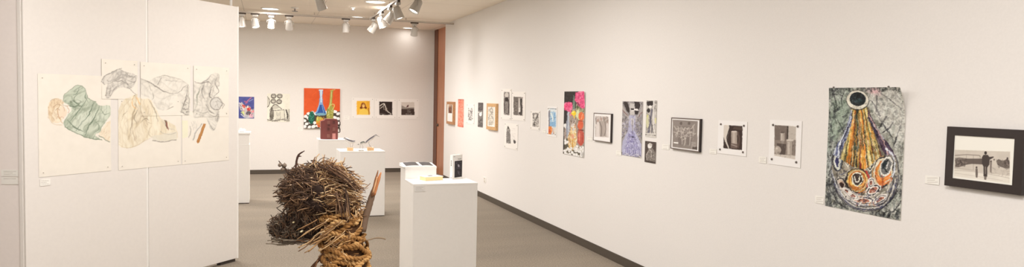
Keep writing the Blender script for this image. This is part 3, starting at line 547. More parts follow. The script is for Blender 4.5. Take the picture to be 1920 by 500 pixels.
for pts in ([(1568, 218), (1582, 244), (1590, 252)], [(1644, 212), (1660, 236), (1676, 262)], [(1664, 218), (1650, 240)], [(1678, 224), (1668, 240), (1654, 250)], [(1692, 226), (1680, 262), (1674, 278)], [(1650, 180), (1646, 210)], [(1656, 172), (1676, 188), (1694, 206)], [(1556, 302), (1566, 284), (1582, 266)], [(1553, 330), (1560, 312), (1568, 300)], [(1550, 350), (1562, 362), (1572, 380), (1596, 394)], [(1686, 350), (1672, 374), (1640, 402)], [(1690, 376), (1680, 390), (1668, 402)], [(1566, 180), (1572, 206)], [(1588, 170), (1580, 186), (1582, 204)], [(1640, 190), (1652, 216)]): c.line(pts, 2.8, (38, 36, 40), .8, taper=True)
c.poly([(1640, 176), (1694, 176), (1696, 262), (1672, 246), (1644, 214)], (220, 214, 204), .4, sm=True); c.poly([(1560, 190), (1592, 190), (1590, 226), (1566, 262), (1556, 250)], (126, 146, 124), .35, sm=True)
for R_ in (TLr, BLr, BRr): c.scrib(R_, 26, 14, 3.4, [(30, 32, 36), (44, 46, 48)], (1.3, 2.6), .5, .5)
body = [(1598, 200), (1594, 222), (1585, 246), (1572, 268), (1562, 290), (1559, 318), (1563, 344), (1574, 368), (1594, 386), (1622, 394), (1652, 390), (1672, 372), (1682, 346), (1684, 316), (1678, 290), (1666, 268), (1650, 246), (1638, 222), (1630, 200)]
c.poly(body, (120, 112, 98), sm=True); c.setclip(body, True)
fan = [((206, 192, 140), 7), ((166, 146, 88), 4), ((214, 190, 110), 5), ((204, 122, 46), 11), ((150, 92, 44), 4), ((66, 70, 50), 8), ((38, 44, 40), 6), ((92, 96, 66), 3), ((128, 44, 36), 4), ((222, 158, 66), 9), ((216, 132, 52), 5), ((88, 70, 44), 3), ((226, 204, 132), 8), ((206, 172, 80), 7), ((110, 102, 64), 4), ((228, 212, 156), 8), ((196, 172, 100), 6), ((84, 76, 60), 4)]
tw = sum(w for _, w in fan); acc = 0
f = lambda a, t: (1600+29*a)*(1-t)+(1572+90*a)*t
for col, w in fan:
    a0, a1 = acc/tw, (acc+w)/tw; acc += w
    c.poly([(f(a0, 0), 200), (f(a1, 0), 200), (f(a1, 1), 320), (f(a0, 1), 320)], col)
for k in range(240):
    a = c.rs.rand(); t = c.rs.rand()*.9; dt = c.rs.uniform(.08, .3)
    col = [(240, 210, 130), (206, 126, 46), (60, 60, 46), (240, 230, 196), (110, 50, 36), (176, 150, 80), (34, 36, 34), (224, 150, 60)][c.rs.randint(8)]; c.line([(f(a, t), 200+118*t), (f(a, t+dt), 200+118*(t+dt))], c.rs.uniform(.8, 2.2), col, .6, taper=True)
lv = [(1598, 204), (1592, 226), (1580, 250), (1564, 272), (1559, 300), (1572, 298), (1580, 280), (1592, 252), (1600, 226)]; c.poly(lv, (96, 100, 122), .9)
c.scrib(lv, 80, 16, 2, [(56, 60, 100), (196, 200, 210), (236, 236, 236), (40, 42, 60), (132, 138, 166)], (1.75, 2.25), .8, .15)
for o, col in ((0, (232, 234, 236)), (4, (70, 74, 120)), (7, (222, 224, 228)), (11, (44, 44, 64))): c.line([(1595+o*.5, 208), (1593+o*.4, 226), (1583+o*.5, 246), (1570+o*.8, 266), (1565+o, 290)], 1.9, col, .8)
rv = [(1630, 204), (1640, 224), (1654, 246), (1670, 268), (1682, 292), (1684, 308), (1664, 300), (1652, 274), (1640, 246), (1630, 222)]; c.poly(rv, (70, 52, 66), .95)
c.scrib(rv, 90, 13, 2, [(40, 30, 42), (112, 84, 98), (210, 206, 210), (36, 36, 62), (84, 60, 84)], (.85, 1.4), .8, .15); c.line([(1632, 214), (1640, 232), (1652, 252), (1662, 276), (1666, 290)], 1.8, (214, 172, 160), .8)
c.setclip(None)
low = [(1562, 290), (1585, 303), (1606, 314), (1625, 316), (1645, 298), (1662, 290), (1680, 296), (1684, 318), (1682, 346), (1672, 372), (1652, 390), (1622, 394), (1594, 386), (1574, 368), (1563, 344), (1559, 318)]
c.setclip(low, True); c.poly(low, (150, 142, 128), .9, sm=True); c.noise(.2, 7); c.scrib(low, 200, 12, 2.2, [(44, 42, 52), (224, 216, 200), (232, 226, 212), (58, 64, 104), (96, 90, 84), (196, 188, 168)], None, .7, .8)
def rose(x, y, rx, ry, cols, sp, m=46):
    n = len(cols)
    for i, col in enumerate(cols): k = 1-i/(n+.6); c.ell(x, y, rx*k, ry*k, col, rot=.2)
    for k in range(m):
        th = c.rs.uniform(0, 6.28); rr = c.rs.uniform(.35, 1.02); g_ = lambda q_: (x+rx*rr*math.cos(q_), y+ry*rr*math.sin(q_)); c.line([g_(th), g_(th+.3), g_(th+.6)], 1.3, sp[k % len(sp)], .8)
rose(1608, 338, 23, 24, [(50, 42, 42), (206, 180, 130), (196, 118, 56), (222, 160, 72), (236, 196, 104), (206, 112, 56), (226, 176, 100)], [(244, 226, 176), (70, 48, 40), (206, 84, 40), (244, 206, 96), (150, 90, 50)])
c.line([(1625, 322), (1630, 334), (1626, 348)], 3.5, (206, 70, 60), .7); c.ell(1608, 336, 11, 12, (60, 48, 44)); [c.line(p_, 2.1, (240, 232, 206)) for p_ in ([(1599, 330), (1600, 343), (1608, 348), (1616, 342)], [(1604, 330), (1604, 338), (1611, 341), (1612, 331)], [(1616, 329), (1618, 337)], [(1600, 326), (1608, 324), (1614, 326)])]
rose(1656, 322, 20, 31, [(50, 46, 48), (214, 200, 170), (206, 120, 60), (226, 148, 72), (216, 196, 156), (96, 90, 86), (200, 196, 188)], [(240, 228, 200), (60, 48, 44), (222, 110, 50), (232, 186, 116), (206, 200, 180)])
c.ell(1662, 312, 10, 17, (110, 108, 106), rot=.3).ell(1662, 312, 10, 17, (230, 224, 212), ring=2.2, rot=.3).line([(1666, 300), (1657, 310), (1664, 322)], 2.4, (30, 36, 38)).ell(1659, 309, 3.4, 8, (40, 48, 52), rot=.3).line([(1666, 304), (1663, 316)], 1.4, (220, 216, 208))
for y in (332, 338, 344): c.line([(1644, y-6), (1654, y+3), (1669, y-5)], 2.4, (222, 112, 46), .85)
c.line([(1655, 328), (1655, 352)], 1.8, (150, 60, 40), .8)
c.ell(1571, 302, 9, 18, (206, 204, 190)).ell(1571, 302, 9, 18, (50, 50, 58), ring=1.8).ell(1570, 303, 3.8, 10.5, (50, 48, 88)).line([(1567, 294), (1566, 304), (1569, 314)], 1.2, (230, 230, 226)).line([(1576, 290), (1578, 304), (1575, 318)], 1.2, (90, 96, 110))
c.ell(1577, 345, 8, 11, (206, 188, 170)).ell(1578, 346, 5, 6.4, (60, 38, 34)).ell(1577, 345, 8.4, 11.4, (46, 42, 44), ring=1.5).line([(1574, 342), (1578, 340), (1582, 344)], 1.2, (226, 190, 160))
for (x, y, r) in ((1590, 304, 8), (1632, 312, 9)): c.poly([(x-r, y-r*.7), (x+r, y-r*.8), (x+r*.1, y+r)], (50, 46, 44)).poly([(x-r*.55, y-r*.4), (x+r*.55, y-r*.45), (x, y+r*.45)], (214, 204, 180)).line([(x-r, y-r*.7), (x+r, y-r*.8), (x, y+r), (x-r, y-r*.7)], 1.7, (236, 228, 210), sm=False)
for (x, y, rx, ry, rot) in ((1616, 375, 27, 8, .12), (1638, 356, 15, 9, -.6), (1598, 366, 13, 6, .35), (1650, 374, 15, 7, -.6), (1588, 358, 9, 5, .6), (1634, 342, 6, 9, .2)):
    c.ell(x, y, rx, ry, (44, 38, 44), .8, rot=rot).ell(x, y, rx, ry, (228, 218, 208), rot=rot, ring=1.9).ell(x, y, rx*.66, ry*.6, (200, 122, 96), .8, rot=rot).ell(x, y, rx*.66, ry*.55, (238, 228, 216), rot=rot, ring=1.4).line([(x-rx*.3, y), (x, y-ry*.3), (x+rx*.3, y)], 1.2, (40, 34, 38))
for o in range(5): c.line([(1561+o*3, 326+o*4), (1571+o*3, 360+o*2), (1596+o*2, 385-o*2), (1622, 392-o*2.2), (1654, 388-o*3), (1673-o*2, 368-o*3), (1682-o*3, 336)], 1.5, [(58, 60, 88), (214, 210, 206), (44, 40, 44), (150, 148, 154), (226, 218, 206)][o], .85)
c.scrib([(1596, 362), (1650, 356), (1650, 388), (1600, 386)], 60, 7, 1.6, [(238, 228, 214), (46, 40, 46), (206, 120, 60), (84, 86, 120)], None, .7); c.setclip(None)
c.line([(1561, 292), (1559, 318), (1563, 344), (1575, 370), (1597, 388), (1624, 395), (1653, 390), (1673, 372), (1683, 344), (1685, 316), (1680, 292)], 2, (48, 46, 56), .7)
c.line([(1662, 278), (1674, 290), (1678, 310), (1674, 330)], 2.8, (228, 230, 236), .85).line([(1560, 320), (1566, 342), (1580, 366)], 2, (210, 212, 216), .7)
c.warp(1.1, 5).warp(.7, 1.8)
c.ell(1612, 188, 22.5, 19, (40, 38, 38), .7, rot=-.1).ell(1612, 187, 21.5, 17.5, (222, 214, 196), rot=-.1).scrib([(1592, 175), (1632, 175), (1632, 203), (1592, 203)], 40, 6, 1.4, [(180, 170, 150), (244, 238, 224), (120, 116, 104)], None, .4).ell(1612.5, 185.6, 16, 12.8, (30, 36, 38), rot=-.1).ell(1614, 189, 10, 7, (48, 70, 74), .8, rot=-.1, soft=.8); c.scrib([(1600, 178), (1624, 178), (1624, 194), (1600, 194)], 26, 4, 1, [(70, 92, 98), (24, 28, 30), (56, 76, 72)], None, .6)
c.warp(.5, 2); c.noise(.12, 6).noise(.1, 2); c.blur(.25)
e = thing('hanging_vase_painting', RW.pt(*[RW.quad(q)[0], RW.quad(q)[2]], 0), 'large unframed painting of a vase seen from above, in ochre, orange and blue black', 'painting')
rS = RW.quad(q); crl = lambda a, b: .05*max(0, (b-.72)/.28)**2*(.15+.85*a*a)+.012*math.sin(a*3.1)*b
sheet(RW, rS, c, .0015, .002, 'paper', M['paint'], e, curl=crl)
pins(RW, [(rS[0]+.03, rS[3]+.004), (rS[1]-.12, rS[3]+.004)], .005, e, m=M['steel'], n0=0)
# T black framed photograph
q = [(1775.3, 236.5), (1919.6, 243.8), (1914.5, 366.5), (1770.6, 347)]; c = cvq(q, (243, 234, 220), 4, 13)
p = [(1790, 280.5), (1894, 284), (1893, 343), (1789, 330)]
c.poly([(1797, 254.6), (1886, 260.6), (1886, 261.2), (1797, 255.2)], (216, 206, 192)); c.poly(p, (206, 194, 180)); c.setclip(p); c.poly([(1788, 316), (1896, 330), (1896, 346), (1788, 334)], (228, 218, 204)).noise(.03, 12)
dk = (84, 72, 66); md = (128, 114, 104)
c.line([(1791, 291), (1812, 289.6), (1836, 291), (1838, 293)], 1.4, md, .9, sm=False).line([(1812, 291), (1812, 300)], .6, md, .7, sm=False).line([(1825, 291), (1825, 318)], .7, md, .6, sm=False).line([(1838, 292), (1838, 300)], .8, md, .8, sm=False)
c.poly([(1791, 296), (1799, 295), (1814, 297), (1842, 297), (1843, 308), (1822, 307), (1808, 309), (1799, 313), (1791, 313)], dk, .85).scrib([(1790, 295), (1815, 297), (1812, 312), (1791, 313)], 45, 4, 1.4, [(60, 52, 48), (140, 126, 116), (170, 156, 144)], None, .6)
c.line([(1790, 319), (1820, 321), (1860, 327), (1894, 334)], .9, (176, 162, 150), .8).line([(1790, 314), (1826, 319)], .8, (170, 156, 144), .8).line([(1790, 324), (1830, 330), (1880, 338)], .7, (190, 178, 164), .8)
c.ell(1848, 286.4, 2.5, 3.2, (62, 52, 48)).poly([(1844, 290), (1852, 290), (1856, 295), (1855, 308), (1851, 314), (1851, 331), (1844, 330), (1844, 312), (1841, 306), (1841, 295)], (70, 60, 56)).poly([(1854, 294), (1863, 293), (1863, 295), (1856, 299)], (76, 66, 62)).poly([(1846.6, 312), (1848.4, 312), (1848, 326), (1847, 326)], (170, 156, 144), .8).poly([(1845, 330), (1850, 331), (1849, 337), (1845, 336)], (100, 88, 80), .8)
c.ell(1831, 313.6, 1.6, 2.2, dk).poly([(1829, 316), (1833, 316), (1833.4, 326), (1832.6, 333), (1829.6, 332), (1829, 325)], (110, 98, 90)).ell(1858, 302, 1.6, 1.8, dk).poly([(1856, 303), (1860, 303), (1859, 324), (1856, 322)], (120, 106, 98), .8).ell(1864, 299, 1.2, 1.5, dk)
c.poly([(1868, 302), (1872, 298), (1880, 301), (1886, 299), (1893, 304), (1893, 314), (1886, 316), (1876, 312), (1870, 308)], (104, 92, 84), .9).ell(1889, 297, 1.6, 2.6, (70, 60, 56)).ell(1888, 304, 5, 6, (92, 80, 74)).scrib([(1866, 298), (1893, 300), (1893, 320), (1870, 314)], 30, 4, 1.2, [(70, 60, 56), (150, 136, 126)], None, .6).scrib([(1854, 312), (1894, 316), (1894, 334), (1856, 326)], 30, 7, .7, [(160, 148, 136), (190, 178, 166), (132, 118, 108)], None, .5); c.blur(.3); c.setclip(None)
framed(RW, q, c, 'wide black framed photograph of a man and small child seen from behind', .028, .042, M['blackf'])
# ------------------------------------------------------------------ far wall works
q = [(446.8, 181), (476.6, 181.3), (476.6, 221.5), (446.8, 221.8)]; c = cvq(q, (84, 88, 148), 5, 21)
c.noise(.04, 4).poly([(448, 197), (453, 191), (457, 196), (462, 200), (466, 198), (470, 205), (476, 204), (476, 220), (468, 220), (458, 218), (452, 210)], (196, 186, 184)).poly([(452, 206), (458, 214), (450, 220), (447, 212)], (74, 80, 140))
c.poly([(453, 196), (461, 197), (459, 203), (455, 202)], (226, 88, 60)).poly([(463, 203), (470, 200), (470, 207), (464, 208)], (220, 70, 56)).poly([(464, 197), (469, 201), (463, 202)], (240, 228, 210)).poly([(451, 210), (457, 208), (459, 216)], (214, 216, 140)).line([(461, 194), (465, 188), (471, 183)], 1.5, (200, 120, 140)).line([(459, 190), (464, 192)], 1.6, (190, 100, 130)).line([(466, 190), (474, 186)], .9, (170, 180, 206)).line([(449, 193), (454, 199), (457, 206)], 2, (220, 206, 206)).ell(466, 212, 5, 4, (100, 92, 100)).poly([(471, 208), (476, 207), (476, 211), (472, 211)], (236, 150, 150)).poly([(469, 213), (475, 214), (474, 221), (467, 220)], (226, 170, 180)).scrib([(450, 195), (475, 198), (475, 219), (454, 217)], 36, 4, .9, [(60, 52, 70), (240, 230, 224), (206, 70, 70), (120, 110, 130)], None, .8).line([(452, 214), (460, 220), (470, 220)], 1.4, (220, 216, 210))
print_art(FW, q, c, 'small blue print with red and white shapes at the partition edge', t=.003)
q = [(501, 174.3), (543.5, 176.5), (543.5, 228), (501, 228.5)]; c = cvq(q, (234, 226, 208), 5, 22); c.noise(.03, 8); ln = (92, 84, 76)
for x, y in ((513, 180), (524.6, 180), (512.6, 189.6), (523.4, 190.4)): c.ell(x, y, 4.6, 4, (168, 160, 146)).ell(x, y, 4.6, 4, ln, ring=1.2).ell(x-.8, y+1, 2.2, 1.6, (208, 200, 184)).line([(x-3, y+2), (x+1, y+3.4)], 1.2, (110, 102, 92))
c.line([(501, 181), (505, 187), (504.6, 196), (501, 201)], 1.5, (110, 102, 92)).ell(500, 190, 4, 9, (196, 188, 172), .8).poly([(512, 195), (520, 194), (524, 203), (508, 206)], (200, 192, 176)).line([(506, 206), (513, 197), (518, 196), (528, 204)], 1.2, ln).poly([(514, 207), (533, 206), (534, 226), (516, 226)], (222, 214, 196)).line([(514, 207), (533, 205.6), (534, 226)], 1, (120, 112, 100), sm=False).line([(519, 210), (519, 224)], .7, (150, 142, 128)).line([(525, 210), (526, 224)], .7, (150, 142, 128)).rect(520, 212, 524, 218, (200, 192, 176), .8)
c.ell(509.6, 215, 4.2, 10, (128, 120, 108)).rect(507.6, 201, 511.4, 207, (110, 102, 92)).scrib([(505.6, 206), (513.6, 206), (513.6, 225), (505.6, 225)], 32, 5, .9, [(70, 64, 58), (190, 182, 166), (96, 88, 80)], (1.1, 2), .8).poly([(536, 205), (542, 204), (542, 225), (537, 224)], (216, 208, 190)).line([(536.4, 206), (539, 214), (539, 222)], 2.6, (74, 68, 62)).line([(542, 205), (542, 224)], .9, ln, sm=False).line([(501, 224), (512, 226), (528, 224), (543, 226)], 1.6, (120, 112, 100)).scrib([(501, 221), (543, 221), (543, 228), (501, 228)], 26, 6, .9, [(110, 102, 92), (170, 162, 148)], (-.3, .3), .7).scrib([(529, 178), (543, 178), (543, 202), (530, 202)], 6, 5, .5, [(206, 198, 182)], None, .6)
print_art(FW, q, c, 'cream pencil drawing of an old film camera with round reels', 'drawing')
q = [(569.6, 165.5), (637, 165.8), (637, 240), (569.6, 240.5)]; c = cvq(q, (216, 86, 38), 5, 23); c.noise(.03, 10).scrib([(569, 165), (638, 165), (638, 205), (569, 205)], 60, 7, 1, [(236, 98, 40), (206, 70, 24)], None, .4)
c.poly([(569, 222), (574, 213), (584, 208), (592, 212), (638, 208), (638, 241), (569, 241)], (70, 60, 50), sm=False)
rs = np.random.RandomState(5)
for (x, y) in [(573, 218), (579, 213), (585, 211), (571, 226), (578, 221), (575, 232), (571, 237), (582, 229), (580, 238), (588, 237), (590, 230), (596, 236), (592, 213), (598, 209), (612, 211), (620, 212), (628, 209), (634, 213), (634, 222), (603, 238), (612, 238), (622, 238), (631, 236), (636, 230), (628, 220), (586, 219)]:
    c.ell(x, y, rs.uniform(3.2, 4.2), rs.uniform(2.5, 3.1), (244, 240, 230), rot=rs.uniform(-.6, .6))
c.poly([(598.4, 167.5), (605.6, 167.5), (604.6, 180), (605.4, 194), (612.4, 214), (590.6, 214), (598, 196), (599.6, 181)], (130, 160, 200), sm=False).poly([(600.4, 169), (603.6, 169), (603.2, 192), (601.4, 192)], (214, 224, 236)).poly([(599, 196), (605, 196), (611, 213), (592, 213)], (46, 84, 150)).line([(600, 190), (597, 203), (594, 211)], 1.3, (150, 186, 220)).line([(604, 198), (607, 211)], 1.5, (110, 150, 200)).ell(601.6, 214, 10, 2.6, (120, 160, 176)).ell(602, 168.6, 4.4, 1.6, (206, 216, 230))
c.poly([(619.6, 169), (624.6, 168), (623.6, 180), (622.6, 196), (626, 204), (625, 222), (612, 222), (612.4, 206), (617, 198), (618.6, 182)], (160, 152, 70), sm=False).line([(620, 170), (628, 167.6)], 1.4, (196, 180, 100)).line([(621.6, 172), (620, 192), (616, 204), (617, 218)], 1.4, (206, 200, 130)).line([(617, 198), (624, 195), (627, 198), (622, 208)], 1.4, (206, 196, 110)).scrib([(613, 204), (625, 204), (625, 221), (613, 221)], 26, 4, 1, [(110, 124, 60), (214, 206, 140), (150, 150, 80)], None, .8)
c.poly([(581, 211), (587, 211), (589.6, 218), (588.6, 226), (586, 231), (581, 231), (578, 224), (578.4, 217)], (28, 92, 72), sm=True).ell(584, 210.6, 4, 1.9, (34, 104, 80)).scrib([(579, 214), (589, 214), (587, 230), (581, 230)], 22, 3, .9, [(90, 170, 140), (16, 60, 48)], None, .8)
c.ell(599.6, 227, 7.4, 8.4, (206, 150, 50)).ell(598, 223, 5.4, 4.4, (176, 176, 80)).ell(602, 229, 4, 4.6, (220, 116, 50)).line([(596, 218), (595, 224)], 1.4, (230, 216, 120)).poly([(592, 231), (612, 231), (608, 239), (597, 238)], (206, 88, 44)).scrib([(592, 219), (608, 219), (610, 238), (594, 238)], 24, 4, 1, [(226, 170, 70), (196, 80, 40), (150, 150, 60)], None, .7)
print_art(FW, q, c, 'vivid orange canvas of blue, yellow and green vases on white stones', 'painting', t=.045, n0=.0005, m='paint', name='hanging_vase_canvas', side=(206, 190, 176))
# three square prints on white sheets
q = [(659.5, 182.5), (701, 183.5), (701, 222), (659.5, 221.5)]; c = cvq(q, PAP, 5, 24); p = [(668.7, 189), (693.6, 189), (693.6, 215), (668.7, 214.8)]
c.poly(p, (240, 180, 60)); c.setclip(p); hair = (140, 70, 30); c.rect(687, 188, 694, 216, (226, 156, 44), .6).poly([(676, 203), (677.5, 194), (681, 192), (685, 195), (686.4, 203), (684, 204), (678, 204)], hair, sm=True).ell(681.4, 198, 2.6, 3.6, (236, 190, 110)).poly([(672, 215), (675, 206), (680, 202.6), (683, 202.6), (690, 207), (691, 215)], (246, 198, 86)).line([(680, 196), (683, 196)], .6, (90, 40, 20)).ell(676.6, 202, 1.8, 1.8, (110, 50, 24)).ell(686, 202, 1.8, 1.8, (110, 50, 24)).line([(691, 203), (692, 215)], 1.2, (150, 90, 40)); c.blur(.15); c.setclip(None)
print_art(FW, q, c, 'white sheet with a yellow square portrait, leftmost of three square prints', pin=(.03, .03), pinr=.006)
q = [(702.6, 185), (743, 185), (743, 222.5), (702.6, 222)]; c = cvq(q, PAP, 5, 25); p = [(711, 190.5), (735.7, 190.5), (735.7, 215.3), (711, 215)]
c.poly(p, (52, 40, 36)); c.setclip(p); w_ = (206, 194, 180); c.line([(713, 198), (717, 195), (720, 194), (722, 198), (724, 204), (727, 209), (733, 213)], 1.6, w_).line([(713, 203), (717, 200), (720, 197)], 1.2, w_).line([(719, 199), (720, 205)], 1.1, (150, 138, 126)).ell(720.6, 195.4, 1.6, 1.6, (220, 208, 196)).ell(724, 205, 2, 3.4, (180, 166, 152), .8).line([(712, 212.6), (722, 213)], .8, (120, 108, 98)); c.setclip(None)
print_art(FW, q, c, 'white sheet with a black square and a pale leaping figure, middle of three square prints', pin=(.03, .03), pinr=.006)
q = [(745.6, 185.5), (785, 185.5), (785, 223), (745.6, 223)]; c = cvq(q, PAP, 5, 26); p = [(752.5, 191), (777, 191.4), (777, 215.6), (752.5, 215.5)]
c.poly(p, (212, 200, 188)); c.poly([(752.5, 197), (757, 199), (762, 202), (777, 201), (777, 215.6), (752.5, 215.5)], (150, 138, 128)).poly([(752.5, 204), (777, 203.6), (777, 215.6), (752.5, 215.5)], (70, 56, 50)).line([(762, 201), (764, 198), (766, 197)], 1.3, (90, 76, 70)).ell(764.6, 199, 1.5, 2, (96, 60, 56)); [c.line([(xa, y), (xb, y+.1)], .7, (196, 184, 172), .9, sm=False) for xa, xb, y in ((764, 770, 206), (764, 770, 209.4), (761, 772, 213.6))]
print_art(FW, q, c, 'white sheet with a grey and dark brown square, rightmost of three square prints', pin=(.03, .03), pinr=.006)
M['pinlight'] = mat('clear_pin', (186, 174, 162), .3)
# ------------------------------------------------------------------ drawing spread over sheets on the partition
c = Cv(60, 95, 450, 345, (236, 225, 211), 3.5, 31); gl = (176, 168, 158); gd = (128, 120, 112); bg_ = (224, 216, 204)
def folds(reg, n, L, cols, ang, a=.45, w=1.6): c.scrib(reg, n, L, w, cols, ang, a, .35)
# sleeper with hat and green coat
c.ell(105, 208, 15, 23, (232, 212, 184), .8, rot=-.15).ell(108, 210, 11, 18, (238, 222, 198), .9, rot=-.15); [c.line([(97+k*2, 190+k), (92+k*2.4, 206), (98+k*2.4, 226-k)], 1.1, [(206, 176, 140), (188, 156, 120), (226, 204, 176)][k % 3], .7) for k in range(7)]
c.line([(95, 189), (102, 184), (112, 188), (120, 197), (136, 198)], 1.2, (190, 166, 140), .8).ell(117, 210, 9, 10, (236, 214, 190), .9).line([(112, 196), (108, 208), (112, 222), (118, 230)], 1.6, (196, 160, 120), .8).line([(126, 198), (130, 206), (128, 212)], 1, (200, 166, 140), .8).line([(90, 218), (100, 232), (116, 234)], 1.2, (214, 190, 160), .8)
coat = [(118, 190), (121, 178), (131, 170), (143, 161), (152, 160), (160, 168), (164, 182), (178, 190), (185, 197), (206, 198), (207, 214), (203, 222), (190, 240), (190, 248), (178, 252), (186, 258), (184, 262), (160, 256), (140, 246), (122, 238), (120, 228), (128, 214), (135, 206), (128, 196)]
c.poly(coat, (200, 204, 184), .9, sm=True); gg = [(160, 168, 146), (216, 216, 198), (138, 148, 126), (204, 206, 184)]
c.setclip(coat, True); c.folds(coat, 2.25, 8.5, (132, 142, 120), (222, 222, 206), 0.50, 5, 3).folds(coat, 2.0, 4.4, (112, 122, 102), (214, 216, 196), 0.32, 5, 9).scrib(coat, 60, 12, 1, gg, (1.9, 2.7), .35, .35)
sl_ = [(118, 190), (121, 178), (131, 170), (143, 161), (152, 160), (160, 168), (164, 182), (150, 192), (134, 200), (128, 196)]; c.poly(sl_, (196, 200, 180), .8, sm=True).folds(sl_, 2.7, 6.8, (118, 128, 108), (224, 224, 208), 0.50, 3, 5)
c.ell(140, 196, 9, 6, (150, 160, 138), .6).folds([(128, 190), (152, 184), (154, 200), (134, 208)], .4, 4.4, (96, 106, 88), (210, 214, 196), 0.58, 2.5, 8)
for pts, w, col in [([(176, 192), (168, 212), (154, 230), (142, 244)], 2.4, (96, 110, 92)), ([(186, 200), (178, 220), (166, 236), (160, 254)], 2.4, (98, 112, 92)), ([(164, 184), (150, 204), (136, 222), (126, 232)], 2, (110, 124, 104)), ([(146, 176), (138, 186), (146, 194), (156, 188)], 2, (104, 116, 96)), ([(126, 224), (140, 238), (160, 248)], 2.4, (100, 114, 94)), ([(188, 204), (196, 214), (206, 212)], 1.6, (120, 132, 112)), ([(162, 170), (160, 182), (166, 192)], 1.5, (110, 122, 104)), ([(150, 162), (144, 174), (136, 180)], 1.4, (114, 126, 108)), ([(180, 228), (186, 238), (176, 250)], 1.6, (104, 120, 98)), ([(128, 198), (140, 200), (150, 194)], 2, (92, 104, 86)), ([(172, 200), (160, 222), (148, 238)], 1.6, (214, 218, 200)), ([(156, 208), (146, 222)], 2, (216, 220, 202))]: c.line(pts, w, col, .75, taper=True)
c.setclip(None); c.line([(118, 190), (121, 177), (134, 167), (144, 160), (154, 161), (161, 170), (165, 184), (180, 191)], 1, (120, 130, 110), .7).line([(122, 238), (142, 248), (162, 257), (184, 261), (190, 262)], 1.4, (100, 116, 92), .8)
pe = [(207, 226), (207, 266), (196, 262), (186, 252), (190, 242), (200, 230)]; c.poly(pe, (234, 216, 190), .8); c.scrib(pe, 26, 9, 1, [(222, 196, 164), (240, 226, 204), (206, 180, 150)], (1.6, 2.4), .6).line([(186, 254), (198, 262), (206, 265)], 1.4, (120, 128, 108), .8)
c.poly([(94, 192), (100, 185), (110, 184), (120, 192), (114, 196), (103, 202), (98, 216), (100, 230), (93, 222), (90, 206)], (226, 202, 170), .75, sm=True).folds([(94, 192), (100, 185), (110, 184), (120, 192), (103, 202), (98, 216), (100, 230), (93, 222), (90, 206)], 1.3, 2.4, (188, 152, 116), (240, 224, 200), .6, 4, 52)
c.line([(104, 206), (108, 203), (112, 206)], .8, (150, 116, 92), .8).line([(106, 213), (110, 216), (108, 220)], .8, (184, 140, 116), .7).line([(100, 200), (108, 196), (118, 200), (122, 208)], 1, (170, 134, 104), .7).line([(112, 222), (116, 219), (119, 222)], .8, (190, 130, 112), .7)
# grey drapery, upper left sheet
dp = [(189, 154), (194, 144), (206, 136), (222, 130), (236, 134), (256, 141), (256, 150), (250, 162), (240, 166), (226, 164), (214, 172), (206, 182), (199, 183), (198, 170), (202, 158), (196, 158)]
c.poly(dp, (214, 205, 194), .7, sm=True); c.setclip(dp, True); c.folds(dp, -.35, 5.8, (150, 142, 134), (230, 222, 212), 0.54, 3.5, 12).folds(dp, 1.7, 5.1, (132, 124, 116), (226, 218, 208), 0.29, 3, 15); c.setclip(None)
for pts in ([(189, 155), (194, 145), (208, 136), (224, 129)], [(204, 160), (199, 172), (200, 183)], [(207, 160), (205, 174), (206, 182)], [(202, 157), (218, 152), (234, 154), (248, 166)], [(222, 158), (212, 170), (206, 180)], [(232, 134), (244, 142), (256, 146)], [(240, 150), (250, 154), (255, 152)], [(196, 158), (190, 152)], [(224, 130), (228, 128)], [(234, 150), (240, 160)]): c.line(pts, 1.2, (124, 116, 108), .75, taper=True)
c.line([(242, 164), (250, 173), (256, 178)], 1.2, (150, 140, 130), .7)
# cream garment on the middle sheet
cg = [(258, 176), (264, 184), (280, 186), (292, 204), (300, 220), (316, 228), (330, 240), (330, 262), (300, 262), (286, 256), (268, 266), (250, 276), (232, 276), (222, 268), (221, 215), (230, 190), (246, 180)]
c.poly(cg, (236, 221, 192), .6, sm=True); c.setclip(cg, True); c.folds(cg, 1.75, 10.2, (206, 184, 148), (244, 234, 214), 0.43, 5, 22).folds(cg, 1.45, 5.1, (190, 168, 136), (244, 232, 208), 0.25, 5, 25).folds([(240, 180), (272, 184), (280, 230), (240, 268)], 1.6, 5.8, (166, 142, 116), (240, 222, 190), 0.36, 5, 28); c.setclip(None)
for pts, w, col in [([(256, 178), (254, 200), (250, 214), (246, 240), (240, 262)], 2.4, (160, 140, 116)), ([(262, 190), (264, 208), (272, 224), (284, 232)], 2, (176, 156, 130)), ([(258, 206), (252, 220), (256, 232)], 3, (150, 134, 114)), ([(278, 186), (290, 206), (296, 228)], 2.2, (150, 134, 116)), ([(264, 228), (272, 222), (280, 226)], 1.6, (130, 116, 98)), ([(224, 214), (232, 200), (244, 186)], 1.2, (190, 170, 140)), ([(228, 226), (232, 214), (240, 208)], 1.2, (170, 152, 126)), ([(221, 268), (234, 276), (252, 274), (270, 264), (290, 256)], 1.4, (196, 176, 146)), ([(250, 180), (248, 196), (258, 206)], 2, (226, 170, 104)), ([(256, 182), (262, 196)], 2, (232, 180, 120)), ([(284, 236), (278, 250), (288, 258)], 1.4, (180, 162, 138)), ([(302, 222), (312, 236), (330, 246)], 1.2, (170, 160, 148)), ([(256, 232), (250, 252), (258, 268)], 1.6, (196, 176, 148)), ([(268, 214), (270, 236), (286, 252)], 1.3, (206, 186, 158))]: c.line(pts, w, col, .65, taper=True)
c.poly([(308, 224), (312, 226), (317, 243), (312, 240)], (110, 84, 70), .85).line([(312, 230), (316, 243)], 1, (176, 84, 70), .8).poly([(286, 254), (332, 247), (331, 263), (286, 264)], (224, 214, 196), .8).line([(286, 264), (310, 265), (330, 262)], 1.4, (140, 130, 120), .8).line([(300, 246), (316, 252), (330, 250)], .9, (180, 170, 156), .8)
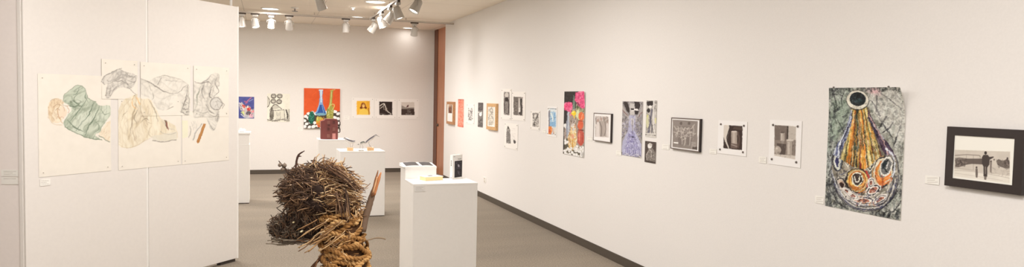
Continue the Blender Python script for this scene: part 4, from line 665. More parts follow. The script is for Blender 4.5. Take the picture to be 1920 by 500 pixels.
# grey cloth sheet (upper middle)
gc = [(264, 147), (276, 152), (290, 146), (304, 142), (330, 146), (350, 154), (355, 168), (355, 214), (342, 212), (338, 196), (334, 184), (330, 178), (322, 196), (310, 206), (296, 204), (288, 192), (276, 182), (264, 176)]
c.poly(gc, (228, 219, 206), .6, sm=True); c.setclip(gc, True); c.folds(gc, .5, 8.5, (186, 178, 166), (236, 228, 216), 0.43, 4, 32).folds(gc, 2.1, 5.1, (172, 164, 152), (232, 224, 212), 0.25, 3.5, 35); c.setclip(None)
for pts, w, col in [([(264, 147), (276, 152), (290, 160), (310, 172), (326, 176)], 2.2, (124, 116, 108)), ([(326, 176), (336, 172), (346, 162), (352, 158)], 1.6, (150, 142, 132)), ([(353, 158), (350, 178), (344, 196), (340, 212)], 2.4, (120, 112, 104)), ([(355, 160), (354, 190), (352, 214)], 1.3, (140, 132, 124)), ([(290, 146), (306, 142), (330, 146), (352, 156)], 1.2, (160, 152, 142)), ([(286, 168), (288, 182), (284, 188)], 1.5, (160, 152, 140)), ([(302, 146), (296, 158)], 1.3, (150, 142, 132)), ([(312, 206), (320, 202), (326, 199)], 1.8, (140, 132, 122)), ([(338, 208), (348, 214), (355, 216)], 1.8, (120, 112, 104)), ([(310, 150), (330, 152)], 1.4, (180, 172, 160)), ([(280, 160), (284, 170)], 1.2, (170, 162, 150))]: c.line(pts, w, col, .75, taper=True)
c.scrib([(340, 186), (355, 176), (355, 214), (341, 212)], 26, 5, 1.3, [(130, 122, 114), (196, 188, 176), (110, 102, 96)], None, .6)
# grey cloth, upper right sheet
gr = [(363, 150), (372, 158), (384, 150), (396, 139), (410, 138), (411, 160), (408, 178), (416, 186), (418, 200), (410, 206), (412, 220), (406, 236), (400, 245), (392, 236), (388, 222), (378, 220), (363, 218)]
c.poly(gr, (222, 213, 200), .65, sm=True); c.setclip(gr, True); c.folds(gr, 1.8, 6.8, (160, 152, 142), (234, 226, 214), 0.47, 3.5, 42).folds(gr, .5, 4.8, (142, 136, 128), (230, 222, 210), 0.25, 3, 45); c.setclip(None)
for pts, w, col in [([(364, 152), (376, 156), (390, 154), (396, 158)], 2, (120, 112, 106)), ([(376, 162), (370, 180), (368, 200)], 3, (150, 148, 132)), ([(384, 156), (378, 172), (384, 186)], 1.8, (124, 116, 110)), ([(396, 140), (388, 150), (380, 154)], 1.8, (130, 124, 122)), ([(408, 140), (404, 156), (410, 170), (400, 182)], 1.6, (130, 122, 114)), ([(400, 160), (392, 178), (398, 184)], 1.8, (110, 104, 98)), ([(386, 196), (392, 208), (402, 212)], 1.8, (120, 112, 104)), ([(366, 206), (378, 212), (390, 210)], 1.3, (160, 152, 142)), ([(388, 222), (394, 234), (401, 244), (406, 236)], 1.4, (140, 132, 124)), ([(394, 214), (404, 218), (410, 210)], 1.6, (120, 112, 104)), ([(408, 226), (410, 214)], 1.2, (140, 132, 124))]: c.line(pts, w, col, .75, taper=True)
c.ell(405, 194, 10.5, 11.5, (214, 206, 196), .95).ell(405, 194, 10.5, 11.5, (136, 128, 120), .8, ring=1.4).scrib([(398, 186), (412, 186), (412, 202), (398, 202)], 22, 4, 1, [(160, 152, 142), (228, 220, 210)], None, .7).line([(412, 190), (420, 196), (416, 204)], 1.2, (150, 142, 132), .8)
c.poly([(341, 226), (352, 226), (353, 256), (342, 260)], (234, 228, 196), .7).line([(356, 236), (358, 246), (355, 258)], 1.4, (160, 152, 142), .7).scrib([(358, 226), (374, 224), (370, 242), (360, 244)], 14, 7, 1, [(190, 182, 172), (210, 202, 190)], (1, 1.8), .7)
c.poly([(381, 231), (385.5, 232), (374, 266), (370, 268), (368, 265), (371, 258)], (176, 116, 62), .95).line([(383, 232), (372, 262)], 1, (214, 160, 104), .8).line([(378, 232), (366, 250), (363, 262)], 2, (160, 152, 144), .7).line([(374, 236), (364, 250)], 1.6, (232, 226, 216), .8)
c.warp(1.2, 7).warp(.35, 2.2); c.noise(.012, 12); c.blur(.3)
dgr = 'sheets of the sleeping figure drawing'
def dsheet(q, label, n0, pn=True):
    r = PL.quad(q); e = thing('drawing_sheet', PL.pt((r[0]+r[1])/2, r[2], n0), label, 'drawing', dgr)
    sheet(PL, r, c, n0, .001, 'paper', M['paper'], e, side=(214, 202, 186), curl=lambda a, b: .004*max(0, (b-.85)/.15)*a)
    if pn: pins(PL, [(r[0]+.03, r[3]-.03), (r[1]-.03, r[3]-.03), (r[1]-.03, r[2]+.03), (r[0]+.03, r[2]+.03)], .0028, e, m=M['pinlight'], n0=n0+.001)
dsheet([(190, 109.5), (257, 115), (257, 186), (190, 185)], 'upper sheet of the drawing with a small grey fold of cloth, above the green coat', .004)
dsheet([(263, 115.5), (356, 122), (356, 216), (263, 217)], 'upper sheet of the drawing with a wide grey cloth crossed by a dark strap', .004)
dsheet([(362.4, 122.4), (428, 127.5), (428, 218), (362.4, 219)], 'upper sheet of the drawing with grey cloth knotted round a ball, farthest right', .004)
dsheet([(71, 137.5), (207.5, 143), (207.5, 320), (72, 331.5)], 'large sheet with the figure in a green coat, leftmost of the drawing', .0015)
dsheet([(221, 182), (338.5, 184), (338.5, 309), (222, 318)], 'large lower sheet with the cream garment, middle of the drawing', .0015)
dsheet([(341, 208), (428.5, 207), (428.5, 301), (341, 307)], 'lower sheet with the brown stick shape, farthest right of the drawing', .0015)
# ------------------------------------------------------------------ small wall labels
def label(pl, xl, xr, y0, y1, text, rows=3, tone=(240, 232, 222)):
    q = [(xl, y0), (xr, y0), (xr, y1), (xl, y1)]; c = cvq(q, tone, 6, 1, 2); h = (y1-y0)
    for k in range(rows): c.line([(xl+(xr-xl)*.12, y0+h*(.25+.5*k/max(1, rows-1))), (xl+(xr-xl)*(.85-.2*(k % 2)), y0+h*(.25+.5*k/max(1, rows-1)))], max(.4, h*.05), (168, 158, 148), .8, sm=False)
    r = pl.quad(q); e = sheet(pl, r, c, .0006, .003, 'wall_label', M['paper'], None, dens=2.2, side=(206, 196, 186)); tag(e, text, 'label', 'small white wall labels')
label(RW, 1735.5, 1762, 329.5, 345, 'white label left of the black framed photograph')
label(RW, 1529, 1545.5, 367, 381, 'white label at the lower left of the large vase painting')
label(RW, 1423.5, 1437.5, 293.5, 305.5, 'white label left of the still life sheet with magnets')
label(RW, 1331, 1344, 279, 288, 'white label left of the sheet with the pale limb photograph', 2)
label(RW, 1242, 1255, 270.5, 280, 'white label left of the grey dancing figures picture', 2)
label(RW, 1155.5, 1165.5, 282, 291, 'white label left of the purple gown print', 2)
label(RW, 1101.5, 1110.5, 256, 263.5, 'white label left of the thin black framed photograph', 2)
label(RW, 1017.5, 1024, 243, 249, 'tiny white label left of the pale blue print', 2)
label(FW, 645, 655, 217, 224, 'tiny white label left of the yellow portrait', 2)
label(FW, 558.5, 567.5, 238, 245, 'tiny white label left of the orange canvas', 2)
label(PL, 74.5, 94, 335.5, 347.5, 'white label below the green coat drawing')
label(P3, 3, 34.5, 318, 330.2, 'upper of two labels on the far left panel', 3)
label(P3, 3, 34.5, 331.4, 345, 'lower of two labels on the far left panel, with one dark line', 1, (238, 230, 220))
# electrical outlet low on the right wall
r = RW.quad([(906.5, 331.5), (911.5, 332), (911.5, 342.5), (906.5, 341.5)]); e = thing('electrical_outlet', RW.pt((r[0]+r[1])/2, (r[2]+r[3])/2), 'white wall outlet low on the right wall beside the book pedestal', 'outlet')
mb = MB().obox(RW.O, RW.U, RW.V, RW.N, r[0], r[1], r[2], r[3], 0, .006); mb.build('cover_plate', M['trimw'], e, bevel=.0015)
for k in (-.25, .25):
    uc = (r[0]+r[1])/2; vc = (r[2]+r[3])/2+k*(r[3]-r[2]); MB().obox(RW.O, RW.U, RW.V, RW.N, uc-.017, uc+.017, vc-.014, vc+.014, .004, .0085).build('socket', M['rail'], e, bevel=.001)

# ------------------------------------------------------------------ pedestals
def pedestal(x0, x1, y0, y1, h, label):
    e = thing('pedestal', ((x0+x1)/2, (y0+y1)/2, 0), label, 'pedestal', 'white gallery pedestals')
    MB().box(x0+.008, x1-.008, y0+.008, y1-.008, 0, .012).build('plinth_base', M['dark'], e)
    MB().box(x0, x1, y0, y1, .01, h-.018).build('body', M['ped'], e, bevel=.003)
    MB().box(x0-.0012, x1+.0012, y0-.0012, y1+.0012, h-.0182, h).build('top', M['ped'], e, bevel=.003)
    return e
HF = .872
FL, FR, BL = on_z(775, 344.5, HF), on_z(895.7, 342, HF), on_z(761, 335, HF)
fy = (FL[1]+FR[1])/2; fp = (FL[0], FR[0], fy, BL[1]); pedestal(*fp, HF, 'white pedestal in front, carrying a flat book and a standing book')
print('front ped', fp)
by0 = BL[1]+.012; 
def on_y(x, y, Y): return hit(x, y, (0, Y, 0), np.array([0, 1., 0]))
a, b = on_y(759.8, 313.2, by0), on_y(818.5, 312.3, by0); HB = (a[2]+b[2])/2; cL = on_z(749.8, 308.6, HB)
bp = (a[0], b[0], by0, cL[1]); pedestal(*bp, HB, 'taller white pedestal behind the front one, carrying an open book'); print('back ped', bp, HB)
g = on_z(722, 404.5, 0); a, b = on_y(637.5, 283.6, g[1]), on_y(722.3, 283, g[1]); HG = (a[2]+b[2])/2; gp = (a[0], b[0], g[1], g[1]+.5); pedestal(*gp, HG, 'white pedestal with three bird sculptures on top'); print('bird ped', gp, HG)
hy = g[1]+1.75; a, b = on_y(597.5, 262, hy), on_y(657, 261, hy); HH = (a[2]+b[2])/2; hp = (a[0], b[0], hy, hy+.45); pedestal(*hp, HH, 'white pedestal with the dark red ceramic house on top'); print('house ped', hp, HH)
g2 = on_z(467.5, 381, 0); a, b = on_y(432, 271, g2[1]), on_y(467.8, 270.5, g2[1]); HL = (a[2]+b[2])/2; lp = (a[0], b[0], g2[1], g2[1]+.4); pedestal(*lp, HL, 'white pedestal half hidden by the display panel, with a white box on top'); print('left ped', lp, HL)
a2 = on_y(469, 248, g2[1]); e = thing('white_box', ((lp[0]+lp[1])/2, lp[2]+.18, HL), 'white box with a slight overhanging lid on the half hidden pedestal', 'box')
MB().box(lp[0]+.01, lp[1]-.004, lp[2]+.004, lp[2]+.35, HL, a2[2]-.03).build('box_body', M['ped'], e, bevel=.003)
MB().box(lp[0], lp[1]+.014, lp[2]-.01, lp[2]+.36, a2[2]-.03, a2[2]).build('lid', M['ped'], e, bevel=.004)
sp = on_y(455, 246, g2[1]+.12); mb = MB(); rr = random.Random(4)
mb.ell((sp[0]-.01, sp[1], a2[2]+.018), (.055, .04, .018), nu=14, nv=8); mb.ell((sp[0]-.025, sp[1], a2[2]+.036), (.022, .02, .022), nu=12, nv=8); mb.tube([(sp[0]-.02, sp[1], a2[2]+.03), (sp[0]+.02, sp[1], a2[2]+.04), (sp[0]+.045, sp[1], a2[2]+.026)], [.012, .010, .006], 8)
tag(mb.build('ceramic_figure', M['trimw'], smooth=True), 'tiny white lumpy ceramic figure on the white box', 'sculpture')
# ------------------------------------------------------------------ ceramic house
hz = HH; yf = hp[2]+.08; A, B = on_y(608.3, 240, yf), on_y(633.8, 240, yf); top = on_y(620, 222.5, yf)[2]; bot = hz
hx0, hx1 = A[0], B[0]; hh = top-bot; hd = .15
R1 = (124, 62, 58); R2 = (104, 48, 48); mb = MB(); MC = M['ceramic']
e = thing('ceramic_house', ((hx0+hx1)/2, yf+hd/2, hz), 'dark red ceramic row house with windows and a pink door', 'sculpture')
ch = .02*1.2; prof = [(hx0, 0), (hx1, 0), (hx1, hh*.86), (hx1-.02, hh*.985), (hx0+.012, hh*1.0), (hx0, hh*.93)]
V = [(x, y, hz+z) for y in (yf, yf+hd) for x, z in prof]; n = 6
V += [(hx0-.052, yf+.045, hz), (hx0-.052, yf+.045, hz+hh*.88), (hx0-.052, yf+hd, hz), (hx0-.052, yf+hd, hz+hh*.88)]
F = [(0, 1, 2, 3, 4, 5), (11, 10, 9, 8, 7, 6), (1, 7, 8, 2), (2, 8, 9, 3), (3, 9, 10, 4), (4, 10, 11, 5), (0, 5, 13, 12), (12, 13, 15, 14), (14, 15, 11, 6), (5, 11, 15, 13), (0, 12, 14, 6, 7, 1)]
mb.add(V, F, R1); mb.build('house_wall', MC, e, bevel=.003)
W = hx1-hx0
def win(cx, cz, w, h, dark):
    o = MB(); w2, h2 = w/2, h/2; fr = .006
    o.box(cx-w2, cx+w2, yf-.004, yf+.004, hz+cz-h2, hz+cz+h2, (26, 14, 16) if dark else (140, 84, 76))
    f = o.build('window', MC, e); g_ = MB(); c1 = (128, 66, 60) if dark else (158, 100, 88)
    for a_ in (-w2, -fr/2, w2-fr): g_.box(cx+a_, cx+a_+fr, yf-.009, yf-.003, hz+cz-h2, hz+cz+h2, c1)
    for b_ in (-h2, -fr/2, h2-fr): g_.box(cx-w2, cx+w2, yf-.010, yf-.003, hz+cz+b_, hz+cz+b_+fr, c1)
    g_.build('window_bars', MC, f)
for cx, cz, d in ((.3, .82, 0), (.69, .83, 1), (.3, .5, 1), (.69, .5, 0), (.3, .17, 0)): win(hx0+W*cx, hh*cz, W*.2, hh*.16, d)
MB().box(hx0+W*.22, hx0+W*.4, yf-.02, yf, hz+hh*.685, hz+hh*.715, (70, 30, 32)).build('balcony', MC, e, bevel=.002)
MB().box(hx0+W*.58, hx0+W*.82, yf-.008, yf+.002, hz+.002, hz+hh*.29, (206, 138, 130)).build('door', MC, e, bevel=.002)
for cz in (.77, .44):
    o = MB(); z = hz+hh*cz; xr = hx1-.004; yy = yf+.03; P = [(xr, yy, z+.032), (xr+.03, yy, z+.034), (xr+.036, yy, z+.02), (xr+.036, yy, z-.022), (xr+.03, yy, z-.034), (xr, yy, z-.032)]; o.tube(P, .0075, 8, (44, 24, 26)); o.build('handle', MC, e, smooth=True)
o = MB()
for k in range(7): o.box(hx0+W*.08+k*W*.125, hx0+W*.14+k*W*.125, yf-.003, yf+.004, hz+hh*.955, hz+hh*.975, R2)
o.build('cornice', MC, e)
# ------------------------------------------------------------------ bird sculptures
M['clear'] = mat('amber_block', (236, 190, 140), .15, coat=.5, var=.05); M['clear2'] = mat('cloudy_clear_block', (226, 224, 216), .1, trans=.6, var=.02); M['wire'] = mat('grey_wire', (140, 130, 124), .4, .6, var=.05)
def px(x, y, Y): return on_y(x, y, Y)
def bird(pts_body, rad, cols, beak, wing, legs, base, Y, label, bm):
    c0 = px(base[0], base[3], Y); e = thing('bird_sculpture', (c0[0], Y, HG), label, 'sculpture', 'glass and wire bird sculptures')
    P = [px(x, y, Y) for x, y in smooth(pts_body, 5)]; n = len(P); s = 9.7/1319.
    def R(i): t = i/(n-1)*(len(rad)-1); k = min(int(t), len(rad)-2); return (rad[k]*(t-k)*1.+rad[k+1]*(t-k) if False else rad[k]*(1-(t-k))+rad[k+1]*(t-k))*s
    mb = MB(); mb.tube(P, [R(i) for i in range(n)], 10, (226, 216, 206)); mb.build('body', M['ceramic'], e, smooth=True)
    W = MB(); Q = [px(x, y, Y-.0)+np.array([0, -.004, 0]) for x, y in smooth(wing, 5)]; k = len(Q); W.tube(Q, [(.3+.75*math.sin(math.pi*(i+.5)/k))*s*1.0 for i in range(k)], 8, cols[0])
    Q2 = [q+np.array([.002, -.012, -.004]) for q in Q[2:-1]]; W.tube(Q2, .5*s, 6, cols[1]); W.build('wing', M['ceramic'], e, smooth=True)
    H = px(*pts_body[0], Y); mb = MB(); mb.ell(H, (1.6*s, 1.4*s, 1.5*s), nu=12, nv=8, col=cols[0]); mb.ell(H+np.array([0, -1.0*s, -.5*s]), (1.1*s, .7*s, .8*s), nu=10, nv=6, col=(236, 230, 222)); mb.build('head', M['ceramic'], e, smooth=True)
    mb = MB(); mb.tube([H, px(*beak[0], Y), px(*beak[1], Y)], [.55*s, .4*s, .12*s], 6, (120, 108, 100)); mb.build('beak', M['ceramic'], e, smooth=True)
    for lg in legs:
        mb = MB(); L = [px(x, y, Y) for x, y in lg]; L[-1][2] = HG+.002 if base[4] == 0 else max(L[-1][2], HG+.01); mb.tube(L, .22*s, 6); mb.build('leg', M['wire'], e, smooth=True)
    x0, x1 = px(base[0], base[3], Y)[0], px(base[1], base[3], Y)[0]; z1 = px(base[0], base[2], Y)[2]
    MB().box(x0, x1, Y-.03, Y+.03, HG, max(z1, HG+.008)).build('base_block', bm, e, bevel=.003)
Yb = gp[2]+.13
dkb = [(74, 66, 72), (120, 112, 124)]
bird([(646, 259), (648.5, 261.5), (653, 265), (658, 267), (663, 266.5), (667.5, 265.5)], [1.0, 1.3, 2.3, 2.4, 1.6, .5], dkb, [(643.4, 259.6), (640.5, 259.8)], [(646, 258.2), (651, 260.6), (656, 262.6), (661, 264), (666, 263.6)], [[(658, 268), (657, 272), (658, 277)], [(661.5, 267), (661.7, 270), (660, 276)]], [650.5, 662, 276, 281.5, 1], Yb, 'bird sculpture facing left with a dark wing, leftmost of three', M['clear'])
bird([(705.2, 253.5), (701.5, 256.5), (697, 260), (692, 263.5), (687.5, 266.5), (683.5, 268)], [1.0, 1.5, 2.3, 2.5, 1.8, .7], dkb, [(708.2, 254.6), (712, 256.4)], [(704, 252.4), (698, 256.5), (693, 260), (688, 264), (684, 268)], [[(693, 265), (691.6, 268), (693, 272), (696.5, 275)], [(691, 266), (692, 270), (694, 275)]], [688, 700.5, 275.5, 281.5, 1], Yb+.02, 'bird sculpture stretching its head up to the right, rightmost of three', M['clear'])
bird([(673.5, 270.5), (676, 269), (679.5, 267.8), (683, 267), (686, 268.6)], [1.4, 1.9, 2.1, 1.6, .6], [(66, 62, 60), (112, 116, 104)], [(671, 270.6), (669, 271.2)], [(674, 269), (677.5, 266.5), (682, 265.6), (685, 268)], [[(675.5, 272), (675, 276), (674.4, 281)], [(679, 271.5), (681, 275), (678.5, 281)]], [672, 682, 281.4, 282.4, 1], Yb-.05, 'small dark bird sculpture with lowered head, middle of three', M['clear2'])
# ------------------------------------------------------------------ books
M['bookwhite'] = mat('book_cover_white', (240, 232, 224), .45, var=.01); M['pages_y'] = mat('yellowed_pages', (236, 212, 158), .7, bump=.4, bscale=300, var=.04); M['pages_w'] = mat('white_pages', (238, 228, 210), .7, bump=.4, bscale=300, var=.03); M['imgdark'] = mat('dark_page_picture', (84, 78, 76), .6, var=.2, bscale=30, spec=.15)
# flat yellow paged book on the front pedestal
zt = HF; q0, q1, q2 = on_z(797.5, 339.6, zt), on_z(831.5, 337.6, zt), on_z(777.8, 337.2, zt)
U = q1-q0; U[2] = 0; Lb = np.linalg.norm(U); U /= Lb; Vv = q2-q0; Vv -= U*(Vv@U); Vv[2] = 0; Wb = np.linalg.norm(Vv); Vv /= Wb; Wb = min(.2, max(.12, np.linalg.norm(q2-q0)*.9)); th = .037
print('book', Lb, Wb)
e = thing('closed_book', q0+U*Lb/2+Vv*Wb/2, 'closed book with yellowed page edges lying flat on the front pedestal', 'book'); Z = np.array([0, 0, 1.])
fm = lambda: MB()
fm().obox(q0, U, Vv, Z, .004, Lb-.004, .004, Wb-.002, .0025, th-.0025).build('page_block', M['pages_y'], e, bevel=.001)
fm().obox(q0, U, Vv, Z, 0, Lb, 0, Wb, 0, .0025).build('back_cover', M['bookwhite'], e)
fc = fm().obox(q0, U, Vv, Z, 0, Lb, 0, Wb, th-.0025, th).build('front_cover', M['bookwhite'], e)
fm().obox(q0, U, Vv, Z, Lb*.36, Lb*.62, Wb*.45, Wb*.8, th-.001, th+.0006).build('cover_picture', M['imgdark'], fc)
o = fm(); o.tube([q0+Vv*(Wb-.001)+U*.0+Z*th/2, q0+Vv*(Wb-.001)+U*Lb+Z*th/2], th/2-.0003, 12); o.build('spine', M['bookwhite'], e)
# standing white book, slightly open so it stands
b0 = on_z(848.6, 336.2, zt); b1 = on_z(866.3, 333.4, zt); sL = on_z(842.6, 334.5, zt); up = on_y(848.6, 291, b0[1])[2]-zt
U = b1-b0; U[2] = 0; Lw = np.linalg.norm(U); U /= Lw; Vv = np.cross(Z, U); 
if Vv@np.array([0, 1, 0]) < 0: Vv = -Vv
Vs = sL-b0; Vs[2] = 0; Tb = min(.06, max(.03, np.linalg.norm(Vs))); Vs /= np.linalg.norm(Vs); print('stand', Lw, Tb, up)
e = thing('standing_book', b0+U*Lw/2, 'white book standing upright, its cover bearing a black photograph', 'book')
N = np.array([U[1], -U[0], 0]); N = N if N@np.array([0, -1., 0]) > 0 else -N; Bk = -N; Dp = Tb*1.0
Vx = Vs if abs(Vs@U) < .95 else Bk
o = fm(); o.obox(b0, U, Vx, Z, .003, Lw-.004, .003, Dp-.003, .003, up-.003); o.build('page_block', M['pages_w'], e)
fc = fm().obox(b0, U, Vx, Z, 0, Lw, -.001, .003, 0, up).build('front_cover', M['bookwhite'], e)
fm().obox(b0, U, Vx, Z, 0, Lw, Dp-.003, Dp, 0, up).build('back_cover', M['bookwhite'], e)
sn = fm().obox(b0, U, Vx, Z, -.003, .003, -.001, Dp, 0, up).build('spine', M['bookwhite'], e)
FP = Plane(b0-np.array([0, 0, b0[2]]), U, N); r = (Lw*.17, Lw*.97, zt+up*.065, zt+up*.755)
ca = [proj(FP.pt(u, v, .002)) for u, v in ((r[0], r[3]), (r[1], r[3]), (r[1], r[2]), (r[0], r[2]))]; c = cvq([(float(a), float(b)) for a, b in ca], (34, 28, 32), 10, 5, 2)
cx, cy = sum(float(a) for a, b in ca)/4, sum(float(b) for a, b in ca)/4
c.ell(cx+.5, cy-6, 1.6, 2.6, (150, 142, 146)).line([(cx-.5, cy-8), (cx+1.5, cy-4)], .9, (214, 208, 208)).scrib([(cx-5, cy-13), (cx+5, cy-13), (cx+5, cy), (cx-5, cy)], 40, 2.6, .6, [(90, 82, 88), (130, 122, 128), (60, 54, 60)], None, .7).line([(cx-1, cy+4), (cx+1.6, cy+10)], 1, (86, 78, 84)).scrib([(cx-2, cy+3), (cx+4, cy+3), (cx+4, cy+12), (cx-1, cy+12)], 14, 2, .6, [(90, 82, 88), (120, 112, 116)], None, .6)
sheet(FP, r, c, .0012, .0006, 'cover_photograph', M['photo'], fc, dens=4)
for (u0, u1, v) in ((.5, .86, .83), (.56, .9, .805), (.08, .2, .93)): fm().obox(FP.pt(0, 0, 0), U, Z, N, Lw*u0, Lw*u1, zt+up*v, zt+up*(v+.012), .001, .0018).build('title_line', M['wire'], fc)
SP = Plane(b0-np.array([0, 0, b0[2]]), Vx, -U)
for v0, v1 in ((.55, .62), (.64, .7), (.72, .78), (.04, .08)): fm().obox(SP.O, Vx, Z, -U, Dp*.35, Dp*.65, zt+up*v0, zt+up*v1, .0025, .0035).build('spine_lettering', M['wire'], sn)
# open book on the back pedestal
z = HB; xa, xb = bp[0]-.0, bp[1]-.03; A = on_z(753, 311.5, z); Bq = on_z(812, 313.5, z); y0 = bp[2]+.0; y1 = min(bp[3]-.01, y0+.21); x0 = bp[0]-.015; x1 = bp[1]+.0; cxm = (x0+x1)/2+.01
e = thing('open_book', (cxm, (y0+y1)/2, z), 'open book with dark pictures on both pages, on the taller pedestal', 'book')
def page(xs, name, lift, img):
    sl = lambda y: .016*(y-y0)/(y1-y0)
    o = fm(); n = 12; P = []
    for i in range(n+1):
        t = i/n; x = cxm+(xs-cxm)*t; zz = z+.004+lift*math.sin(math.pi*min(1, t*.95+.12))**.8*(1-.35*t)+(.012 if t > .9 else 0)*0; P.append((x, zz))
    vs = [(x, y, zz+sl(y)) for x, zz in P for y in (y0, y1)]+[(x, y, z+.0005) for x, zz in P for y in (y0, y1)]
    k = 2*(n+1); fs = []
    for i in range(n): a = 2*i; fs += [(a, a+2, a+3, a+1), (k+a, k+a+1, k+a+3, k+a+2), (a, k+a, k+a+2, a+2), (a+1, a+3, k+a+3, k+a+1)]
    fs += [(0, 1, k+1, k), (2*n, k+2*n, k+2*n+1, 2*n+1)]
    if xs < cxm: fs = [f[::-1] for f in fs]
    pg = o.add(vs, fs).build(name, M['bookwhite'], e, smooth=False)
    o = fm(); i0, i1 = 1, 10; vs = [(P[i][0], y, P[i][1]+sl(y)+.0012) for i in range(i0, i1+1) for y in (y0+.02, y1-.012)]; m_ = i1-i0+1
    fs = [(2*i, 2*i+2, 2*i+3, 2*i+1) for i in range(m_-1)]; fs = fs if xs > cxm else [f[::-1] for f in fs]; o.add(vs, fs).build('page_picture', M['imgdark'], pg)
page(x0, 'left_pages', .009, 1); page(x1, 'right_pages', .008, 1)
fm().box(x0-.004, x1+.004, y0-.003, y1+.003, z, z+.0008).build('book_cover', M['bookwhite'], e)
# label stuck on the front pedestal
fq = Plane((0, fp[2]-.0012, 0), (1, 0, 0), (0, -1, 0)); label(fq, 777.5, 797, 348, 358.5, 'small clear label on the upper left of the front pedestal', 3, (232, 225, 218))
# ------------------------------------------------------------------ twig and rope sculpture
D0 = 2.5; SC0 = D0/FPX
def wp(x, y, dz=0.): return at_depth(x, y, D0+dz)
R_ = CR; U_ = CU; Fv = CF
foot = wp(642, 579); ped_h = float(foot[2])-.018; fx, fyy = foot[0], foot[1]
pedestal(fx-.2, fx+.2, fyy-.2, fyy+.2, ped_h, 'white pedestal below the frame edge, under the twig sculpture')
e = thing('twig_nest_sculpture', (fx, fyy, ped_h), 'rough sculpture of brown twigs and rope with a broken branch, nearest thing in the room', 'sculpture')
rg = random.Random(21)
def rnd(a, b): return rg.uniform(a, b)
BR = [(116, 86, 66), (142, 110, 84), (92, 68, 54), (164, 128, 98), (76, 58, 48), (128, 100, 80)]
ST = [(190, 148, 104), (212, 174, 128), (170, 128, 88), (226, 192, 148), (150, 112, 78), (128, 94, 66)]
DK = [(84, 64, 52), (70, 54, 46), (100, 76, 60), (60, 46, 40), (92, 72, 60), (112, 88, 70)]
GY = [(124, 108, 94), (98, 84, 74), (146, 130, 112), (78, 66, 56), (110, 94, 80)]
def twig(mb, x, y, dz, ang, L, w, col, bend=.25, tilt=None, n=4, sd=4):
    """one bent tapering twig; position, length and width in photo pixels at the sculpture's distance"""
    th = ang; tl = rnd(-.5, .5) if tilt is None else tilt; P = wp(x, y)+Fv*dz; s = SC0
    d = (R_*math.cos(th)-U_*math.sin(th))*math.cos(tl)+Fv*math.sin(tl); side = (R_*math.sin(th)+U_*math.cos(th)); k = rnd(-bend, bend); k2 = rnd(-bend, bend)
    pts = []; rad = []
    for i in range(n+1):
        t = i/n-.5; pts.append(P+(d*t*L+side*(k*(t*t-.25)*L*1.4+k2*math.sin(t*7)*L*.12)+Fv*k2*(t*t)*L*.3)*s); rad.append(w*.5*s*(1-.55*abs(t)*1.2)*rnd(.85, 1.1))
    mb.tube(pts, rad, sd, col)
def core(mb, cx, cy, cz, rx, ry, rz, col, seed):
    q = random.Random(seed); ph = [q.uniform(0, 6) for _ in range(6)]
    f = lambda p: 1+.09*math.sin(5*p[0]+ph[0])*math.sin(4*p[1]+ph[1])+.07*math.sin(9*p[2]+ph[2]+4*p[0])+.05*math.sin(14*p[0]+ph[3]+9*p[1])
    mb.ell(wp(cx, cy)+Fv*cz, (rx*SC0, rz*SC0, ry*SC0), ax=np.array([R_, Fv, U_]), nu=28, nv=18, col=col, fn=f)
# mound: ellipsoids (cx, cy, depth, rx, ry, rz)
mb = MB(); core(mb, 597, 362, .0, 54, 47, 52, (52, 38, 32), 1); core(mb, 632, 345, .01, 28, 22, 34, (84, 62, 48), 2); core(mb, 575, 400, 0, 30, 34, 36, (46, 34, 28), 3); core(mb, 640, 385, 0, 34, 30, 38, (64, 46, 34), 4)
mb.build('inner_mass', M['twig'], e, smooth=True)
def onell(cx, cy, rx, ry, rz, front=.75):
    while 1:
        a, b = rnd(-1, 1), rnd(-1, 1)
        if a*a+b*b < 1: break
    z = math.sqrt(max(0, 1-a*a-b*b))*(-1 if rg.random() < front else 1); return cx+a*rx, cy+b*ry, z*rz*SC0, a, b
mb = MB()
for k in range(1150):                                  # dark brown left and upper mass
    x, y, dz, a, b = onell(590, 358, 58, 50, 54); pal = (BR if rg.random() < .6 else DK) if x < 604 or rg.random() < .4 else ST
    twig(mb, x, y, dz*rnd(.86, 1.1), rnd(0, 3.14) if rg.random() < .5 else rnd(-.5, .6), rnd(14, 40), rnd(.9, 2.5), pal[rg.randrange(len(pal))], .5)
for k in range(620):                                  # straw layers to the right, lying nearly level
    x, y, dz, a, b = onell(634, 362, 42, 46, 42); twig(mb, x, y, dz*rnd(.95, 1.1), rnd(-.35, .75), rnd(16, 46), rnd(.9, 2.5), (ST if rg.random() < .7 else BR)[rg.randrange(6)], .4)
for k in range(420):
    x, y, dz, a, b = onell(578, 398, 34, 36, 38); twig(mb, x, y, dz*rnd(.95, 1.1), rnd(.6, 2.4), rnd(10, 30), rnd(.8, 2.2), (BR+GY)[rg.randrange(11)], .6)
for k in range(70):                                   # fringe poking out of the left side
    y = rnd(342, 378); x = 540-6*math.sin((y-340)/38*3.14)+rnd(-3, 8); twig(mb, x, y, rnd(-.05, .05), rnd(-.35, .4), rnd(14, 30), rnd(1.2, 2.6), (BR+GY)[rg.randrange(11)], .3)
for k in range(60):                                   # ragged crown
    t = rg.random(); x = 572+t*74; y = 318-14*math.sin(t*2.9)+rnd(-2, 8); twig(mb, x, y, rnd(-.06, .05), rnd(-1.3, .9), rnd(16, 34), rnd(1.4, 2.8), (BR+ST)[rg.randrange(12)], .6)
for (x, y, a, L, w) in ((598, 301, -1.2, 30, 2.4), (611, 300, -1.5, 24, 2), (584, 306, -.9, 34, 2.4), (618, 306, -.8, 30, 2.2), (642, 306, -.9, 30, 2.2), (648, 312, 1.1, 26, 2), (608, 296, 1.5, 16, 1.6), (592, 312, -.5, 40, 2.4), (630, 308, 1.2, 20, 1.8)): twig(mb, x, y, -.03, a, L, w, ST[rg.randrange(6)], .5)
